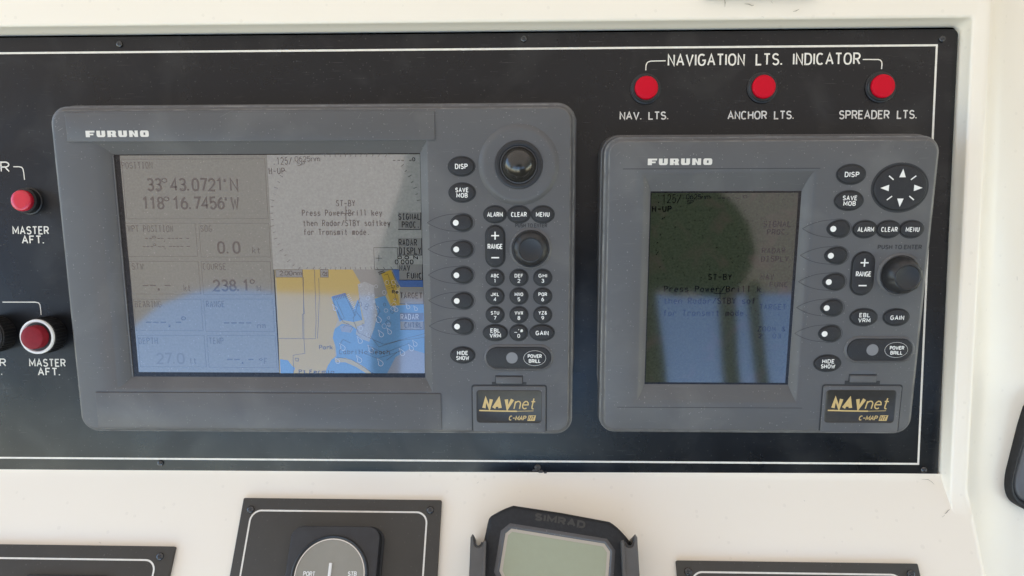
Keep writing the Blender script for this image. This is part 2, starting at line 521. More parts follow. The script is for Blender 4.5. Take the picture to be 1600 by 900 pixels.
def text(bm, s, x0, x1, y0, y1, wd, z, mono=False, shear=0.0, gap=.26, space=.55, ang=0.0, mi=0, slabI=False):
    """letters between x0..x1 (left to right) and y0..y1 (baseline to cap height); wd = stroke width"""
    h = y1 - y0 - wd
    if mono:
        cell = (x1 - x0) / max(len(s), 1)
        lay = []
        for i, ch in enumerate(s):
            gw = cell * .68 - wd * .4
            if ch in ".'":
                gw = 0
                lay.append((ch, cell * i + cell * .4, 0))
            elif ch == 'I' or ch == '1':
                lay.append((ch, cell * i + cell * (.42 if ch == 'I' else .2), 0 if ch == 'I' else gw * .75))
            else:
                lay.append((ch, cell * i + cell * .12, gw))
        sx = 1.0
    else:
        x = 0.0
        lay = []
        for ch in s:
            if ch == ' ':
                x += space
                continue
            g = GW.get(ch, .60)
            lay.append((ch, x, g))
            x += g + gap
        tot = x - gap
        k = (x1 - x0 - wd) / max(tot, 1e-6)
        lay = [(c, a * k + wd / 2, g * k) for c, a, g in lay]
    i = 0
    ca, sa = math.cos(ang), math.sin(ang)
    for ch, ox, gw in lay:
        if ch == ' ':
            continue
        strokes = list(GL[ch])
        if mono and ch == 'I':
            strokes = strokes + [[(-1, 0), (1, 0)], [(-1, 1), (1, 1)]]
        for st in strokes:
            pts = []
            for (u, v) in st:
                if mono and ch == 'I':
                    px = ox + u * (x1 - x0) / len(s) * .2
                else:
                    px = ox + u * gw
                py = v * h + wd / 2
                px += shear * py
                pts.append((x0 + px * ca - py * sa, y0 + px * sa + py * ca))
            closed = len(pts) > 6 and (Vector(pts[0]) - Vector(pts[-1])).length < 1e-6
            if len(pts) == 2:            # square ends reach half a stroke further
                d = (Vector(pts[1]) - Vector(pts[0]))
                if ch in ".'":
                    pass
            ribbon(bm, pts, wd, z + (i % 6) * 6e-6, closed, mi)
            i += 1

def ptext(bm, fr, s, px0, px1, py0, py1, wpx, z, h=0.0, **k):
    """lettering measured on the surface: box left, right, top, bottom"""
    ox, oy = k.pop('org', (0, 0))
    a = fr.at(px0, py1, h); b = fr.at(px1, py0, h); c = fr.at(px1, py1, h); d = fr.at(px0, py0, h)
    wd = wpx * .46e-3 if 'abs' not in k else k.pop('abs')
    text(bm, s, a[0] - ox, c[0] - ox, a[1] - oy, d[1] - oy, wd, z, **k)

# ------------------------------------------------------------------ the white dashboard (setting)
def dash():
    bm = bmesh.new()
    h = .009
    xr = PANEL.at(1487, 300)[0] + .0008
    yt = PANEL.at(750, 52)[1] + .0022
    xL, yB = -.75, -.26
    xo = PANEL.at(1534, 300, h)[0]
    n = 8
    def path(x, y, r, z, xl=xL, ztop=None):
        p = [(xl, y, z)]
        for k in range(n + 1):
            t = R(90 - 90 * k / n)
            p.append((x - r + r * math.cos(t), y - r + r * math.sin(t), z))
        p.append((x, yB, z))
        return p
    rows = [path(xr, yt, .004, -.0045), path(xr + .0003, yt + .0003, .004, -.0015), path(xr + .0012, yt + .0010, .004, .0005)]
    wx, wy = .0036, .0036
    rows.append(path(xr + .0012 + (wx - .0012) * .7, yt + .001 + wy * .55, .003, h - .0028))
    for k in range(1, 6):
        t = R(90 * k / 5)
        rows.append(path(xr + wx - .0008 + .0024 * (1 - math.cos(t)), yt + wy - .0008 + .0026 * (1 - math.cos(t)), .003, h - .0022 + .0022 * math.sin(t)))
    # flat of the frame to its outer edge, then the rounded edge and the side falling away
    ytop = yt + .16
    for f in (.35, .8):
        rows.append(path(xr + wx + .002 + (xo - xr - wx - .005) * f, yt + .009 + (ytop - yt - .01) * f, .006, h + .0006 * f))
    zo = h + .0006
    for k in range(1, 7):
        t = R(62 * k / 6)
        rr = .006
        rows.append(path(xo - .003 + rr * math.sin(t), ytop + rr * math.sin(t), .012, zo - rr * (1 - math.cos(t))))
    rows.append(path(xo + .012, ytop + .02, .015, zo - .016))
    rows.append(path(xo + .030, ytop + .04, .018, zo - .030))
    rows.append(path(xo + .060, ytop + .06, .02, zo - .036))
    rows.append(path(xo + .25, ytop + .1, .03, zo - .045))
    # where the frame runs down into the console it flares out along it
    Tc = PANEL.M.inverted() @ CONS.M
    c0 = Tc @ Vector((0, 0, -.0002))
    cd = (Tc.to_3x3() @ Vector((0, -1, 0))).normalized()
    nrows = []
    for r in rows:
        x, _, z = r[-1]
        if z > -.005:
            t = (z - c0.z) / cd.z
            yi = c0.y + cd.y * t
            L = min(.012, max(.004, z + .006))
            P0, P1, P2_ = Vector((x, yi + L, z)), Vector((x, yi, z)), Vector((x, yi, z)) + cd * L
            tail = [tuple(P0 * (1 - u) ** 2 + P1 * 2 * u * (1 - u) + P2_ * u * u) for u in [k / 6 for k in range(7)]]
        else:
            tail = [(x, yB + .12 * (1 - k / 6), z) for k in range(7)]
        nrows.append(r[:-1] + tail)
    rows = nrows
    vs = [[bm.verts.new(p) for p in r] for r in rows]
    for a, b in zip(vs, vs[1:]):
        for i in range(len(a) - 1):
            bm.faces.new((a[i], b[i], b[i + 1], a[i + 1]))
    # the lower console: a sloping face with a soft root under the panel and a rounded right edge
    T = PANEL.M.inverted() @ CONS.M
    def c2p(x, y, z):
        return T @ Vector((x, y, z))
    edge = lambda y: CONS.at(1512, 745)[0] + (CONS.at(1543, 900)[0] - CONS.at(1512, 745)[0]) * ((CONS.at(1512, 745)[1] - y) / (CONS.at(1512, 745)[1] - CONS.at(1543, 900)[1]))
    ys = [.0035, .0012, -.0005, -.003, -.007, -.013, -.03, -.05, -.09, -.16]
    zs = [.0016, .0009, .0004, .0002, 0, 0, 0, 0, 0, 0]
    grid = []
    for y, z in zip(ys, zs):
        e = edge(y)
        row = [c2p(-.75, y, z), c2p(-.3, y, z), c2p(0, y, z), c2p(.2, y, z)]
        for k in range(0, 6):
            t = R(70 * k / 5)
            row.append(c2p(e - .006 + .008 * math.sin(t), y, z - .008 * (1 - math.cos(t))))
        row.append(c2p(e + .012, y, z - .028))
        row.append(c2p(e + .030, y, z - .058))
        row.append(c2p(e + .10, y, z - .115))
        grid.append([bm.verts.new(p) for p in row])
    for a, b in zip(grid, grid[1:]):
        for i in range(len(a) - 1):
            bm.faces.new((a[i], b[i], b[i + 1], a[i + 1]))
    o = link('dashboard', bm, 'gel', None, PANEL, 50)
    o['kind'] = 'structure'
    return o
dashboard = dash()

# hairline marks in the gelcoat
def crack(fr, h, pts, wd):
    b = bmesh.new()
    q = [fr.at(x, y, h) for x, y in pts]
    L = [PANEL.M.inverted() @ fr.M @ Vector((x, y, h)) for x, y in q]
    n = (PANEL.M.inverted() @ fr.M).to_3x3() @ Vector((0, 0, 1))
    pv = None
    for i, p in enumerate(L):
        a = (L[min(i + 1, len(L) - 1)] - L[max(i - 1, 0)]).normalized().cross(n) * (wd * (.5 if 0 < i < len(L) - 1 else .15))
        c = (b.verts.new(p - a), b.verts.new(p + a))
        if pv:
            b.faces.new((pv[0], pv[1], c[1], c[0]))
        pv = c
    link('hairline_mark', b, 'dirt', dashboard)
for pts in ([(1132, -2), (1133, 4), (1132.5, 11)], [(1163, 6), (1170, 6.5), (1175, 9), (1178, 8)], [(1239, 18), (1244, 17), (1249, 14)], [(1190, 26), (1194, 27)], [(1205, 2), (1207, 5)], [(1589, 432), (1589.5, 438)]):
    crack(PANEL, .0101, pts, .0005)
for pts in ([(1476, 803), (1479, 801), (1481, 798), (1484, 796)], [(1472, 808), (1476, 805)], [(155, 847), (158, 849)], [(745, 755), (748, 753)], [(1256, 782), (1258, 783)]):
    crack(CONS, .0003, pts, .0005)
crack(CONS, .0010, [(1440, 749), (1450, 749), (1456, 753), (1460, 757)], .0003)

# ------------------------------------------------------------------ screws
def screw_bm(cx, cy, z, r=.0022, h=.0014, ang=.4):
    bm = bmesh.new()
    L = [(ell(cx, cy, r, r, 0, 20), z), (ell(cx, cy, r, r, 0, 20), z + h * .35)]
    for k in range(1, 5):
        t = R(75 * k / 4)
        L.append((ell(cx, cy, r, r, r * (1 - math.cos(t)) * .9, 20), z + h * (.35 + .65 * math.sin(t))))
    stack(bm, L)
    return bm
def screw(parent, cx, cy, z, r=.0022, ang=.4, m='screw'):
    o = link('screw', screw_bm(cx, cy, z, r), m, parent)
    b = bmesh.new()
    for a in (ang, ang + math.pi / 2):
        d = (math.cos(a) * r * .52, math.sin(a) * r * .52)
        ribbon(b, [(cx - d[0], cy - d[1]), (cx + d[0], cy + d[1])], r * .24, z + .00145 + (0 if a == ang else 6e-6))
    link('slot', b, 'case_dark', o)
    return o

# ------------------------------------------------------------------ the black instrument panel
pw = PANEL.at
px1 = pw(1486, 300)[0]
pyt = pw(750, 52)[1]
pyb = pw(750, 739)[1]
panel = thing('helm_board', PANEL, 0, pyb, 0, 'large black instrument board with white border line, engraved lettering and both displays', 'instrument board')
PO = (0, pyb)
def P2(px, py, h=0.0):
    a = PANEL.at(px, py, h)
    return (a[0], a[1] - pyb)
def panel_shape(ins):
    x0, x1, y0, y1 = -.72 + ins, px1 - ins, ins, pyt - pyb - ins
    r = .0042 - ins
    p = [(x0, y0)]
    p += [(x1 - .0012, y0), (x1, y0 + .0012)]
    p += [(x1 - r + r * math.cos(R(90 * k / 6)), y1 - r + r * math.sin(R(90 * k / 6))) for k in range(7)]
    p += [(x0, y1)]
    return p
bm = bmesh.new()
plate(bm, panel_shape, -.0035, 0, .0005, 2)
link('faceplate', bm, 'panel', panel)
bm = bmesh.new()
bx = P2(1461, 70)[0]; bx2 = P2(1449, 400)[0]
by1 = P2(730, 77)[1]; by0 = P2(730, 720)[1]
ribbon(bm, [(-.71, by1), (bx2, by1), (bx2, by0), (-.71, by0)], .0014, .00012)
link('border_line', bm, 'engrave', panel)
W1 = 2.45
def engrave(*a, **k):
    b = bmesh.new()
    ptext(b, PANEL, *a, .00012, org=PO, **k)
    o = link('lettering', b, 'engrave', panel)
    return o
engrave('NAVIGATION LTS. INDICATOR', 1043, 1344, 84.5, 103.5, W1, gap=.30, space=1.0)
engrave('NAV. LTS.', 968, 1044, 174.5, 187.5, 2.0, gap=.27, space=.85)
engrave('ANCHOR LTS.', 1136.5, 1240, 173.5, 187, 2.0, gap=.27, space=.85)
engrave('SPREADER LTS.', 1310.5, 1432, 172.5, 186.5, 2.0, gap=.27, space=.9)
engrave('OR', -19, 15.5, 252.5, 269, 2.0, gap=.30)
engrave('MASTER', 20, 77, 353.5, 366.5, 2.0, gap=.32)
engrave('AFT.', 34.5, 69, 368, 381, 2.0, gap=.32)
engrave('MASTER', 46, 103, 560.5, 573, 2.0, gap=.32)
engrave('AFT.', 59.5, 94, 574.5, 587, 2.0, gap=.32)
engrave('ER', -12, 10, 560, 572.5, 2.0, gap=.32)
engrave('.', 2, 4, 574, 586, 1.7)
def lead(pts):
    q = [P2(*p) for p in pts]
    b = bmesh.new()
    ribbon(b, q, .0007, .00012)
    link('leader_line', b, 'engrave', panel)
lead([(1040, 95), (1017, 95.5), (1013, 96.7), (1010.5, 99), (1009.3, 103), (1009, 110)])
lead([(1348, 93), (1372, 93), (1375.5, 94), (1377.5, 96.5), (1378, 100), (1377.3, 108)])
lead([(21, 260.5), (30, 260.5), (34, 261.5), (36, 264), (37.3, 270), (38.5, 281)])
lead([(4, 472), (55, 472), (60, 473), (62.5, 476), (63.5, 482), (64.5, 492)])
for (sx, sy, a, m) in ((187, 69, .4, 'screw'), (818.5, 61, .8, 'screw'), (1472, 61, .3, 'screw'), (251, 724, .1, 'screw'), (840, 730, .5, 'rust'), (1443, 733.5, .9, 'screw')):
    q = P2(sx, sy)
    screw(panel, q[0], q[1], 0, .0023, a, m)
# grime caught along the lower edge and in the corner of the recess
def grime(name, spots, m, z):
    bm = bmesh.new()
    for (x, y, s_) in spots:
        q = P2(x, y)
        pts = []
        for k in range(9):
            a = 2 * math.pi * k / 9
            r = s_ * .46e-3 * random.uniform(.5, 1.1)
            pts.append((q[0] + r * 1.6 * math.cos(a), q[1] + r * .8 * math.sin(a)))
        rings = stack(bm, [(pts, z), ([(q[0] + (p[0] - q[0]) * .6, q[1] + (p[1] - q[1]) * .6) for p in pts], z + .0004)])
    return link(name, bm, m, panel)
grime('grime', [(845, 736, 4), (852, 738, 2.5), (836, 735, 3)], 'rust', .0001)

# ------------------------------------------------------------------ indicator lamps on the panel
def lamp(cx, cy, label, group, m='red', rb=.0098, rl=.0083, hb=.0028, hl=.0054):
    t = thing('indicator_lamp', PANEL, cx, cy, 0, label, 'indicator lamp', group)
    bm = bmesh.new()
    c = lambda ins: ell(0, 0, rb, rb, ins, 40)
    stack(bm, [(c(-.0008), .0001), (c(-.0008), .0009), (c(.0), .0012), (c(0), hb - .0006), (c(.0005), hb), (c(.0016), hb), (c(.0019), hb - .0008)], cap=True)
    link('bezel', bm, 'black', t)
    bm = bmesh.new()
    l = lambda ins: ell(0, 0, rl, rl, ins, 40)
    stack(bm, [(l(.0004), hb - .001), (l(0.0002), hl - .0014), (l(.0005), hl - .0006), (l(.0012), hl - .0001), (l(.004), hl), ])
    link('lens', bm, m, t)
    return t
g = 'red indicator lamps under the navigation lights heading'
hh = .005
nav = lamp(*pw(1010.5, 136.5, hh), 'bright red round indicator lamp above the words NAV. LTS.', g)
for (x, y, lab) in ((1194.5, 135, 'bright red round indicator lamp above the words ANCHOR LTS.'),
                    (1381, 134, 'bright red round indicator lamp above the words SPREADER LTS., nearest the board corner')):
    c = copy_tree(nav)
    q = pw(x, y, hh)
    c.matrix_world = PANEL.M @ Matrix.Translation((q[0], q[1], 0))
    c['label'] = lab
lamp(*pw(34.5, 313.5, .008), 'glossy pinkish red indicator lamp above the upper MASTER AFT. lettering', 'indicator lamps at the left of the board', 'red_gloss', .0090, .0078, .0062, .0100)

def push_button(cx, cy, label, m_btn, ring):
    t = thing('push_button', PANEL, cx, cy, 0, label, 'push button', 'push buttons at the lower left of the panel')
    rb, hb = .0128, .0135
    c = lambda ins: ell(0, 0, rb, rb, ins, 48)
    bm = bmesh.new()
    stack(bm, [(c(0), 0), (c(0), hb - .001), (c(.001), hb)], cap=True)
    # knurling on the collar
    for k in range(36):
        a = 2 * math.pi * k / 36
        ca, sa = math.cos(a), math.sin(a)
        p = [(rb * ca - .0004 * sa, rb * sa + .0004 * ca), (rb * ca + .0004 * sa, rb * sa - .0004 * ca), ((rb + .0005) * ca, (rb + .0005) * sa)]
        stack(bm, [([p[0], p[1], p[2]][::-1] if False else [p[1], p[2], p[0]], .001), ([p[1], p[2], p[0]], hb - .0015)])
    link('collar', bm, 'black', t)
    bm = bmesh.new()
    stack(bm, [(c(.0002), hb - .0003), (c(.0004), hb + .0009), (c(.0008), hb + .0012), (c(.0019), hb + .0011), (c(.0023), hb + .0004), (c(.0026), hb - .0003)], cap=False)
    link('ring', bm, ring, t)
    bm = bmesh.new()
    stack(bm, [(c(.0042), hb), (c(.0044), hb + .0052), (c(.0049), hb + .0060), (c(.0060), hb + .0064), (c(.009), hb + .0066)])
    link('button', bm, m_btn, t)
    return t
push_button(*pw(58.5, 526, .0135), 'dark red push button with white ring above the lower MASTER AFT. lettering', 'red_worn', 'white_ring')
push_button(*pw(-22, 525, .0135), 'black ribbed push button cut off by the left edge of the photo', 'black', 'black')

# ------------------------------------------------------------------ the two displays
class Dev:
    def __init__(s, fr, root, org):
        s.fr, s.root, s.org = fr, root, org
    def p(s, px, py, h=0.0):
        a = s.fr.at(px, py, h)
        return (a[0] - s.org[0], a[1] - s.org[1])

def case_body(d, x0, x1, y0, y1, r, steps, rim, floor, prof, bars, door):
    """hollowed case: drafted walls, flat face with a screen recess whose four sides each have their own slope"""
    bm = bmesh.new()
    out = []
    for ins, z in steps:
        out.append((rrect(x0, x1, y0, y1, r, ins, 8), z))
    rings = stack(bm, out, cap=False)
    top = rings[-1]
    bm.faces.ensure_lookup_table()
    nn = len(top)
    for i in range(nn):
        bm.faces[nn * 7 + i].material_index = 1
        bm.faces[nn * 4 + i].material_index = 1
    rx0, rx1, ry0, ry1 = rim
    fx0, fx1, fy0, fy1, D = floor
    N = 14
    prev = None
    for k in range(N + 1):
        dz = k / N
        L_, R_, B_, T_ = [p(dz) for p in prof]
        xa = rx0 + (fx0 - rx0) * L_
        xb = rx1 + (fx1 - rx1) * R_
        ya = ry0 + (fy0 - ry0) * B_
        yb = ry1 + (fy1 - ry1) * T_
        ring = [bm.verts.new((a, b, -D * dz)) for a, b in ((xb, yb), (xa, yb), (xa, ya), (xb, ya))]
        if prev:
            for i in range(4):
                bm.faces.new((prev[i], prev[(i + 1) % 4], ring[(i + 1) % 4], ring[i]))
        else:
            es = []
            n = len(top)
            for i in range(n):
                es.append(bm.edges.get((top[i], top[(i + 1) % n])) or bm.edges.new((top[i], top[(i + 1) % n])))
            for i in range(4):
                es.append(bm.edges.new((ring[i], ring[(i + 1) % 4])))
            bmesh.ops.triangle_fill(bm, use_beauty=True, use_dissolve=False, edges=es)
        prev = ring
    bmesh.ops.recalc_face_normals(bm, faces=bm.faces)
    if bm.faces and sum(f.normal.z * f.calc_area() for f in bm.faces) < 0:
        bmesh.ops.reverse_faces(bm, faces=bm.faces)
    for (a0, a1, b0, b1, hz) in bars:
        plate(bm, lambda ins: rrect(a0, a1, b0, b1, .0006, ins, 2), -.0004, hz, .0005, 2)
    return link('case', bm, ('case', 'case_worn'), d.root, None, 30)

LEG = .84
def key(d, shape, label, lines, wd, cx, cy, h=.0013, name='key', well=.0009, m='key', edge=.0008, z=0.0):
    bm = bmesh.new()
    stack(bm, [(shape(-well), z + .00005), (shape(-well * .5), z + .00022), (shape(0.0), z + .00012)], cap=True)
    o0 = link('key_well', bm, 'case_dark', d.root)
    bm = bmesh.new()
    dome(bm, shape, z + .0001, h, edge, .0003)
    o = link(name, bm, m, d.root)
    if label:
        o['label'] = label
    o0.parent = o
    if lines:
        bm = bmesh.new()
        for (s, wx, hy, oy) in lines:
            text(bm, s, cx - wx / 2, cx + wx / 2, cy + oy - hy / 2, cy + oy + hy / 2, wd * LEG, z + .0001 + h + .00042, gap=.36, space=.3)
        link('legend', bm, 'legend', o)
    return o

PXM = .455e-3
def oval(d, px, py, rx, ry, label, lines, wd=.00062, **k):
    c = d.p(px, py, .001)
    sh = lambda ins: ell(c[0], c[1], rx * PXM, ry * PXM, ins)
    lines = [(s, wx * PXM, hy * PXM, oy * PXM) for s, wx, hy, oy in lines]
    return key(d, sh, label, lines, wd, c[0], c[1], **k)

def softkey(d, dotx, doty, n):
    c = d.p(dotx, doty, .001)
    ex, ey = c[0] + .0040, c[1]
    # teardrop groove cut round the key
    tip = (c[0] - .0198, ey)
    pts = []
    for k in range(25):
        t = R(115 - 230 * k / 24)
        pts.append((ex + .0004 + .0084 * math.cos(t), ey + .0066 * math.sin(t)))
    def bez(a, b, c_, n_=9):
        return [((1 - t) ** 2 * a[0] + 2 * t * (1 - t) * b[0] + t * t * c_[0], (1 - t) ** 2 * a[1] + 2 * t * (1 - t) * b[1] + t * t * c_[1]) for t in [i / n_ for i in range(n_ + 1)]]
    up = bez(tip, (tip[0] + .0085, ey + .0058), pts[0])
    dn = bez(pts[-1], (tip[0] + .0085, ey - .0058), tip)
    loop = up[:-1] + pts + dn[1:-1]
    sh = lambda ins: egg(ex, ey, .0071, .0053, ins)
    o = key(d, sh, None, None, 0, ex, ey, .0013)
    bm = bmesh.new()
    ribbon(bm, loop, .00030, .00006, True)
    link('groove', bm, 'case_dark', o)
    bm = bmesh.new()
    stack(bm, [(ell(c[0], c[1], .0020, .0020, 0, 20), .00175), (ell(c[0], c[1], .0019, .0019, 0, 20), .00182)])
    link('dot', bm, 'legend', o)
    return o

def range_pill(d, pts):
    a, b = d.p(*pts[0], .001), d.p(*pts[1], .001)
    x0, x1, y1, y0 = a[0], b[0], a[1], b[1]
    cx, cy = (x0 + x1) / 2, (y0 + y1) / 2
    sh = lambda ins: rrect(x0, x1, y0, y1, (x1 - x0) / 2, ins, 10)
    o = key(d, sh, 'tall pill shaped rocker key marked RANGE with plus and minus', None, 0, cx, cy, .0016, name='range_rocker')
    bm = bmesh.new()
    z = .0022
    text(bm, 'RANGE', cx - .0052, cx + .0052, cy - .0018, cy + .0018, .00062, z, gap=.28)
    yy = cy + (y1 - y0) * .265
    ribbon(bm, [(cx - .0027, yy), (cx + .0027, yy)], .0009, z)
    ribbon(bm, [(cx, yy - .0027), (cx, yy + .0027)], .0009, z + 6e-6)
    yy = cy - (y1 - y0) * .275
    ribbon(bm, [(cx - .0027, yy), (cx + .0027, yy)], .0009, z)
    link('legend', bm, 'legend', o)

def knob(d, c, rb, h):
    """rotary knob with a dished top and finger scallops round its shoulder"""
    bm = bmesh.new()
    s0 = lambda ins: ell(c[0], c[1], rb + .0016, rb + .0016, ins, 48)
    stack(bm, [(s0(-.0010), .00005), (s0(-.0002), .0009), (s0(.0006), .0011), (s0(.0012), .0004)], cap=True)
    seat = link('knob_seat', bm, 'case', d.root)
    bm = bmesh.new()
    L = []
    n = 56
    def ring(r, z, scal):
        p = []
        for k in range(n):
            a = 2 * math.pi * k / n
            q = (k % 8)
            dr = scal * (math.exp(-((q - 4) / .9) ** 2))
            p.append((c[0] + (r - dr) * math.cos(a + .25), c[1] + (r - dr) * math.sin(a + .25)))
        return (p, z)
    rt = rb * .66
    L = [ring(rb, .0005, 0), ring(rb, h * .35, 0), ring(rb * .985, h * .5, .0001), ring(rb * .94, h * .68, .0006), ring(rb * .86, h * .84, .0008),
         ring(rb * .76, h * .95, .0004), ring(rt + .0006, h * .995, 0), ring(rt, h, 0), ring(rt * .93, h - .0006, 0), ring(rt * .6, h - .0011, 0), ring(rt * .2, h - .0013, 0)]
    stack(bm, L)
    k = link('knob', bm, 'black', d.root)
    seat.parent = k
    return k

def power_pad(d, a, b, dot, pwr):
    A, B_ = d.p(*a), d.p(*b)
    x0, x1, y1, y0 = A[0], B_[0], A[1], B_[1]
    r = (y1 - y0) / 2
    f = lambda ins: rrect(x0, x1, y0, y1, r, ins, 12)
    bm = bmesh.new()
    stack(bm, [(f(-.0018), .00005), (f(-.0010), .0009), (f(-.0003), .0011), (f(.0), .0006), (f(.0003), .0004)], cap=True)
    rim = link('power_pad_rim', bm, 'case', d.root)
    bm = bmesh.new()
    stack(bm, [(f(.0003), .0004), (f(.0004), .0009), (f(.001), .0011)], cap=True)
    pad = link('power_pad', bm, 'key', d.root)
    rim.parent = pad
    c = d.p(*dot)
    bm = bmesh.new()
    stack(bm, [(ell(c[0], c[1], .0041, .0041, 0, 30), .00115), (ell(c[0], c[1], .0040, .0040, 0, 30), .0013)])
    link('light_sensor', bm, 'sensor', pad)
    c = d.p(*pwr)
    bm = bmesh.new()
    dome(bm, lambda ins: ell(c[0], c[1], .0077, .0053, ins), .0011, .0006, .0004, .0001)
    k = link('power_key', bm, 'key', pad)
    bm = bmesh.new()
    ribbon(bm, ell(c[0], c[1], .0078, .0054, 0), .00026, .00125, True, 0)
    text(bm, 'POWER', c[0] - .0049, c[0] + .0049, c[1] + .0003, c[1] + .0030, .0005, .00195, gap=.28)
    text(bm, 'BRILL', c[0] - .0042, c[0] + .0042, c[1] - .0032, c[1] - .0005, .0005, .00195, gap=.30)
    link('legend', bm, 'legend', pad)

def card_door(d, a, b, la, lb, lt0, lt1):
    A, B_ = d.p(*a), d.p(*b)
    x0, x1, y1, y0 = A[0], B_[0], A[1], B_[1]
    y0 = max(y0, .0005)
    bm = bmesh.new()
    poly(bm, [(x0 - .0009, -.0005 + .001), (x1 + .0009, -.0005 + .001)] + [(p[0], p[1]) for p in rrect(x0 - .0009, x1 + .0009, y0, y1 + .0009, .002, 0, 4) if p[1] > (y0 + y1) / 2], .00008)
    T0, T1 = d.p(*lt0), d.p(*lt1)
    poly(bm, [(T0[0] - .003, T1[1] - .003), (T1[0] + .003, T1[1] - .003), (T1[0] + .003, T1[1] + .001), (T1[0] + .0005, T1[1] + .001), (T1[0] + .0005, T0[1] - .002), (T0[0] - .0005, T0[1] - .002), (T0[0] - .0005, T1[1] + .001), (T0[0] - .003, T1[1] + .001)], .00012)
    gap_ = link('door_gap', bm, 'case_dark', d.root)
    bm = bmesh.new()
    plate(bm, lambda ins: rrect(x0, x1, y0 - .001, y1, .0018, ins, 4), -.001, .0010, .0006, 3)
    door = link('card_door', bm, 'case', d.root)
    gap_.parent = door
    # latch tab with its scooped finger notch above
    bm = bmesh.new()
    tx0, tx1 = T0[0], T1[0]
    plate(bm, lambda ins: rrect(tx0, tx1, T1[1], T0[1] - .0028, .0005, ins, 2), .0, .0014, .0005, 2)
    link('latch', bm, 'case', door)
    bm = bmesh.new()
    arc = [(tx0 + (tx1 - tx0) * k / 12, T0[1] - .0022 + .0030 * math.sin(math.pi * k / 12) ** .45) for k in range(13)]
    poly(bm, [(tx0, T0[1] - .0028)] + [(tx1, T0[1] - .0028)] + arc[::-1], .0001)
    link('finger_notch', bm, 'notch', door)
    Q0, Q1 = d.p(*la, .001), d.p(*lb, .001)
    lx0, lx1, ly1, ly0 = Q0[0], Q1[0], Q0[1], Q1[1]
    bm = bmesh.new()
    f = lambda ins: rrect(lx0, lx1, ly0, ly1, .0022, ins, 5)
    stack(bm, [(f(-.0005), .00102), (f(-.0002), .00118), (f(0), .00108)], cap=True)
    lab = link('label_plate', bm, 'goldlabel', door)
    bm = bmesh.new()
    W, H = lx1 - lx0, ly1 - ly0
    z = .00115
    def T(s, u0, u1, v0, v1, wd, shear, gap=.22):
        text(bm, s, lx0 + W * u0, lx0 + W * u1, ly0 + H * v0, ly0 + H * v1, wd, z, shear=shear, gap=gap)
    T('NAV', .075, .545, .40, .785, .0025, .22, .48)
    T('net', .565, .90, .415, .80, .00085, .22, .26)
    ribbon(bm, [(lx0 + W * .035, ly0 + H * .375), (lx0 + W * .35, ly0 + H * .36), (lx0 + W * .62, ly0 + H * .355)], .0010, z + 4e-5)
    ribbon(bm, [(lx0 + W * .62, ly0 + H * .355), (lx0 + W * .88, ly0 + H * .37)], .0004, z + 4e-5)
    T('C-MAP', .49, .76, .06, .215, .00062, .22, .24)
    x_, y_ = lx0 + W * .785, ly0 + H * .05
    pts = [(x_, y_), (x_ + W * .115, y_), (x_ + W * .135, y_ + H * .175), (x_ + W * .02, y_ + H * .175)]
    poly(bm, pts, z)
    link('label_print', bm, 'gold', lab)
    bm = bmesh.new()
    text(bm, 'NT', x_ + W * .014, x_ + W * .105, y_ + H * .025, y_ + H * .155, .0005, z + 6e-5, shear=.2, gap=.25)
    link('label_knockout', bm, 'goldlabel', lab)

# heavy extended lettering of the maker's name, drawn as blocks
def maker_name(d, px0, px1, py0, py1, z=.00012):
    a, b = d.p(px0, py1), d.p(px1, py0)
    x0, x1, y0, y1 = a[0], b[0], a[1], b[1]
    W, H = x1 - x0, y1 - y0
    n = 6
    gap = .035 * W
    cw = (W - gap * (n - 1)) / n
    bm = bmesh.new()
    def blk(i, pts):
        ox = x0 + i * (cw + gap)
        poly(bm, [(ox + u * cw, y0 + v * H) for u, v in pts], z)
    s = .40
    # F
    blk(0, [(0, 0), (.47, 0), (.47, 1), (0, 1)]); blk(0, [(.47, .72), (1.02, .72), (1.06, 1), (.47, 1)]); blk(0, [(.47, .30), (.88, .30), (.9, .55), (.47, .55)])
    def U(i):
        blk(i, [(0, 1), (.42, 1), (.42, .30), (.0, .30)]); blk(i, [(.58, 1), (1, 1), (1, .30), (.58, .30)])
        blk(i, [(0, .30), (1, .30), (.96, .12), (.84, 0), (.16, 0), (.04, .12)])
    U(1); U(3)
    # R
    blk(2, [(0, 0), (.42, 0), (.42, 1), (0, 1)]); blk(2, [(.42, .80), (.92, .80), (.98, .9), (.86, 1), (.42, 1)])
    blk(2, [(.58, .52), (.92, .52), (1, .62), (1, .80), (.58, .80)]); blk(2, [(.42, .34), (.9, .34), (.98, .44), (.92, .52), (.42, .52)])
    blk(2, [(.55, 0), (1.04, 0), (.95, .34), (.5, .34)])
    # N
    blk(4, [(0, 0), (.38, 0), (.38, 1), (0, 1)]); blk(4, [(.64, 0), (1, 0), (1, 1), (.64, 1)]); blk(4, [(.38, 1), (.38, .55), (.64, 0), (.64, .45)])
    # O
    blk(5, [(0, .3), (.40, .3), (.40, .7), (0, .7)]); blk(5, [(.60, .3), (1, .3), (1, .7), (.60, .7)])
    blk(5, [(0, .7), (1, .7), (.97, .88), (.85, 1), (.15, 1), (.03, .88)]); blk(5, [(0, .3), (.03, .12), (.15, 0), (.85, 0), (.97, .12), (1, .3)])
    link('maker_name', bm, 'logo', d.root)

M['scuff'] = mat('scuff', (.20, .195, .185), .7, .2)
M['notch'] = mat('grey_case_notch', (.095, .10, .108), .5, .4)

